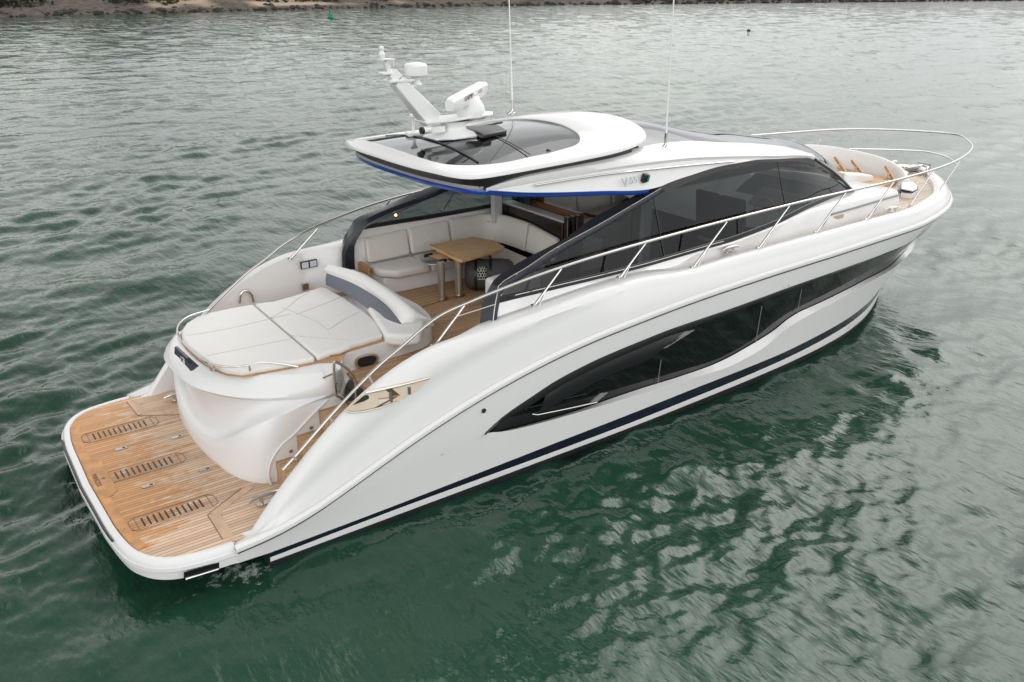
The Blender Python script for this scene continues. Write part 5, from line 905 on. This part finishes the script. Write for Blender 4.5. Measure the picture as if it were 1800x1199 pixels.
fo = (0.996,-1.968,0.000); b = MB(); gx_ = np.linspace(-.7, .7, 24); gy_ = np.linspace(-.55, .55, 20); b.grid([[(x, y, .035+.012*math.sin(9*x)*math.cos(11*y)) for x in gx_] for y in gy_]); fob = b.build('exhaust_foam', fm); fob.location = (fo[0], fo[1], 0); tag(fob, 'patch of white exhaust froth beside the swim platform', 'foam', kind='stuff')

# ------------------------------------------------------------------ far shore
SP = [(-160, 150), (-60, 152), (0, 158), (19.9, 162.2), (28.8, 164.9), (38.7, 167.0), (48.8, 168.1), (59.6, 169.3), (72.6, 171.9), (86.3, 173.6), (105.8, 173.2), (128.2, 169.5), (157.6, 161.9), (190, 153.5), (226, 144.1), (284, 126.2), (360, 100), (480, 40)]
sp = resample([(x, y, 0) for x, y in SP], 900); rows = []
from mathutils import noise as mno
def nz_(x, y, z=0): return mno.noise(Vector((x, y, z)))
hp = [(-1.5, -.6), (0, .0), (1.0, .35), (2.2, .7), (3.5, 1.0), (5, 1.2), (7, 1.5), (9, 1.9), (12, 2.6), (16, 4), (24, 7), (40, 12), (70, 18)]
tang = np.gradient(sp, axis=0); tang /= np.linalg.norm(tang, axis=1)[:, None]; nor = np.stack([-tang[:, 1], tang[:, 0]], 1); nor *= np.sign(nor[:, 1:2])
for d_, h_ in hp:
    r = []
    for q, n_ in zip(sp, nor):
        k = 1+.5*nz_(q[0]*.05, q[1]*.05, 3); wv = nz_(q[0]*.35, d_*.5, 1)*.9+nz_(q[0]*1.1, d_*.8, 5)*.5
        lowr = np.clip((q[0]-100)/120, 0, .72)
        r.append((q[0]+n_[0]*(d_+wv*.8), q[1]+n_[1]*(d_+wv*.8), h_*k*(1-lowr)+(wv*.35 if d_ > 0 else 0)))
    rows.append(r)
SHM, t, p = new_mat('shore_ground'); N = t.nodes.new; K = t.links.new; p.inputs['Roughness'].default_value = .9
tc = N('ShaderNodeTexCoord'); n1 = N('ShaderNodeTexNoise'); n1.inputs['Scale'].default_value = .9; n1.inputs['Detail'].default_value = 8; n1.inputs['Roughness'].default_value = .7; K(tc.outputs['Object'], n1.inputs['Vector'])
rk = N('ShaderNodeValToRGB'); rk.color_ramp.elements[0].position = .35; rk.color_ramp.elements[1].position = .65; rk.color_ramp.elements[0].color = (.018, .014, .011, 1); rk.color_ramp.elements[1].color = (.12, .092, .07, 1); K(n1.outputs['Fac'], rk.inputs[0])
sp_ = N('ShaderNodeSeparateXYZ'); K(tc.outputs['Object'], sp_.inputs[0])
n2 = N('ShaderNodeTexNoise'); n2.inputs['Scale'].default_value = .045; n2.inputs['Detail'].default_value = 3; K(tc.outputs['Object'], n2.inputs['Vector'])
zz_ = N('ShaderNodeMapRange'); zz_.inputs[1].default_value = .55; zz_.inputs[2].default_value = .85; K(sp_.outputs['Z'], zz_.inputs[0])
sm_ = N('ShaderNodeMapRange'); sm_.inputs[1].default_value = .50; sm_.inputs[2].default_value = .57; K(n2.outputs['Fac'], sm_.inputs[0])
sxm = N('ShaderNodeMapRange'); sxm.inputs[1].default_value = 95; sxm.inputs[2].default_value = 112; sxm.inputs[3].default_value = 1; sxm.inputs[4].default_value = 0; K(sp_.outputs['X'], sxm.inputs[0])
m0_ = N('ShaderNodeMath'); m0_.operation = 'MULTIPLY'; K(zz_.outputs[0], m0_.inputs[0]); K(sxm.outputs[0], m0_.inputs[1])
mm = N('ShaderNodeMath'); mm.operation = 'MULTIPLY'; K(m0_.outputs[0], mm.inputs[0]); K(sm_.outputs[0], mm.inputs[1])
mi = N('ShaderNodeMixRGB'); K(mm.outputs[0], mi.inputs[0]); K(rk.outputs[0], mi.inputs[1]); mi.inputs[2].default_value = (.36, .27, .20, 1)
gz = N('ShaderNodeMapRange'); gz.inputs[1].default_value = 2.2; gz.inputs[2].default_value = 3.0; K(sp_.outputs['Z'], gz.inputs[0])
mi2 = N('ShaderNodeMixRGB'); K(gz.outputs[0], mi2.inputs[0]); K(mi.outputs[0], mi2.inputs[1]); mi2.inputs[2].default_value = (.03, .04, .018, 1); K(mi2.outputs[0], p.inputs['Base Color'])
so_ = MB().grid(rows).build('shore', SHM, ang=30); tag(so_, kind='structure')
# shoreline boulders and scrub that read as one mass
def lump(b, c, r, fl=.6):
    n1_ = 7; rows = []
    for i in range(5):
        a = math.pi*i/4; rr_ = math.sin(a)*r+.01
        rows.append([(c[0]+rr_*math.cos(2*math.pi*k/n1_)*random.uniform(.7, 1.25), c[1]+rr_*math.sin(2*math.pi*k/n1_)*random.uniform(.7, 1.25), c[2]+math.cos(a)*r*fl*random.uniform(.8, 1.2)) for k in range(n1_)])
    b.grid(rows, True)
rk_ = MB()
for _ in range(1500):
    i = random.randrange(60, 840); d_ = abs(random.gauss(0, 1.6))-.3; q = sp[i]; n_ = nor[i]; sz = random.choice([.15, .2, .3, .35, .5, .8])*random.uniform(.7, 1.3)
    lump(rk_, (q[0]+n_[0]*d_, q[1]+n_[1]*d_, .1+.22*max(d_, 0)), sz, .55)
ROCK = mat('shore_rock', (.038, .031, .025), .9, noise=.7, nscale=1.3); ro = rk_.build('shore_rocks', ROCK, ang=20); tag(ro, 'dark brown boulders scattered along the far waterline', 'rocks', kind='stuff')
sc_ = MB()
for _ in range(5200):
    i = random.randrange(60, 840); q = sp[i]; n_ = nor[i]; g_ = nz_(q[0]*.06, 2.2); d_ = random.uniform(5.5, 16)
    if nz_(q[0]*.07, d_*.1, 9) < -.05 and d_ < 12: continue
    z = np.interp(d_, [h[0] for h in hp], [h[1] for h in hp])*(1-np.clip((q[0]-100)/120, 0, .55)); c = (q[0]+n_[0]*d_, q[1]+n_[1]*d_, z+random.uniform(-.1, .7))
    for _k in range(4):
        v = Vector((random.gauss(0, 1), random.gauss(0, 1), random.gauss(0, 1))).normalized(); u = v.orthogonal().normalized(); w2_ = v.cross(u); s_ = random.uniform(.15, .5); o_ = Vector(c)+Vector((random.gauss(0, .35), random.gauss(0, .35), random.gauss(0, .3)))
        sc_.poly([o_-u*s_-w2_*s_*.6, o_+u*s_-w2_*s_*.6, o_+u*s_*.7+w2_*s_, o_-u*s_*.7+w2_*s_*.8])
SCR = mat('scrub', (.030, .036, .017), .85, noise=.6, nscale=.8); sco = sc_.build('scrub', SCR); tag(sco, 'dark scrub and low trees massed behind the far rocks', 'scrub', kind='stuff')

# ------------------------------------------------------------------ buoys
GB = mat('buoy_green', (.004, .16, .075), .4, noise=.15); qb = (61.211,125.423,-0.000)
by0 = empty('channel_buoy', (qb[0], qb[1], 0), 'small green conical channel buoy afloat off the far shore', 'buoy')
MB().lathe([(.25, -.2), (.52, -.05), (.55, .2), (.48, .3), (.4, .32)], (0, 0, 0), 24).build('float', GB, by0); MB().lathe([(.38, .3), (.30, .55), (.2, .95), (.13, 1.1), (.11, 1.12)], (0, 0, 0), 20).build('tower', GB, by0); MB().lathe([(.1, 1.1), (.1, 1.16), (.2, 1.2), (.03, 1.5)], (0, 0, 0), 16).build('top_mark', GB, by0)
qb = (86.926,63.655,0.000); b1 = empty('mooring_buoy', (qb[0], qb[1], 0), 'tiny dark round mooring float alone on the open water', 'buoy')
MB().lathe([(.03, -.1), (.16, -.06), (.22, .06), (.19, .18), (.08, .26), (.03, .27)], (0, 0, 0), 20).build('float', BLACKM, b1); MB().tube([(0, 0, .24), (.03, 0, .32), (0, 0, .36), (-.03, 0, .32), (0, 0, .25)], .015, 6).build('ring', STEELB, b1)
ql = (3.692,-2.634,0.030); lf = MB(); lf.poly([(-.06, 0, 0), (-.02, .025, .006), (.04, .02, .0), (.07, 0, .01), (.03, -.03, 0), (-.03, -.022, .005)]); lo_f = MB().extr([(-.06, 0, 0), (-.02, .025, .004), (.04, .02, .0), (.07, 0, .004), (.03, -.03, 0), (-.03, -.022, .003)], (0, 0, .006)).build('floating_leaf', mat('orange_leaf', (.55, .2, .04), .5)); lo_f.location = ql; tag(lo_f, 'single orange leaf floating on the dark green water beside the hull', 'leaf')
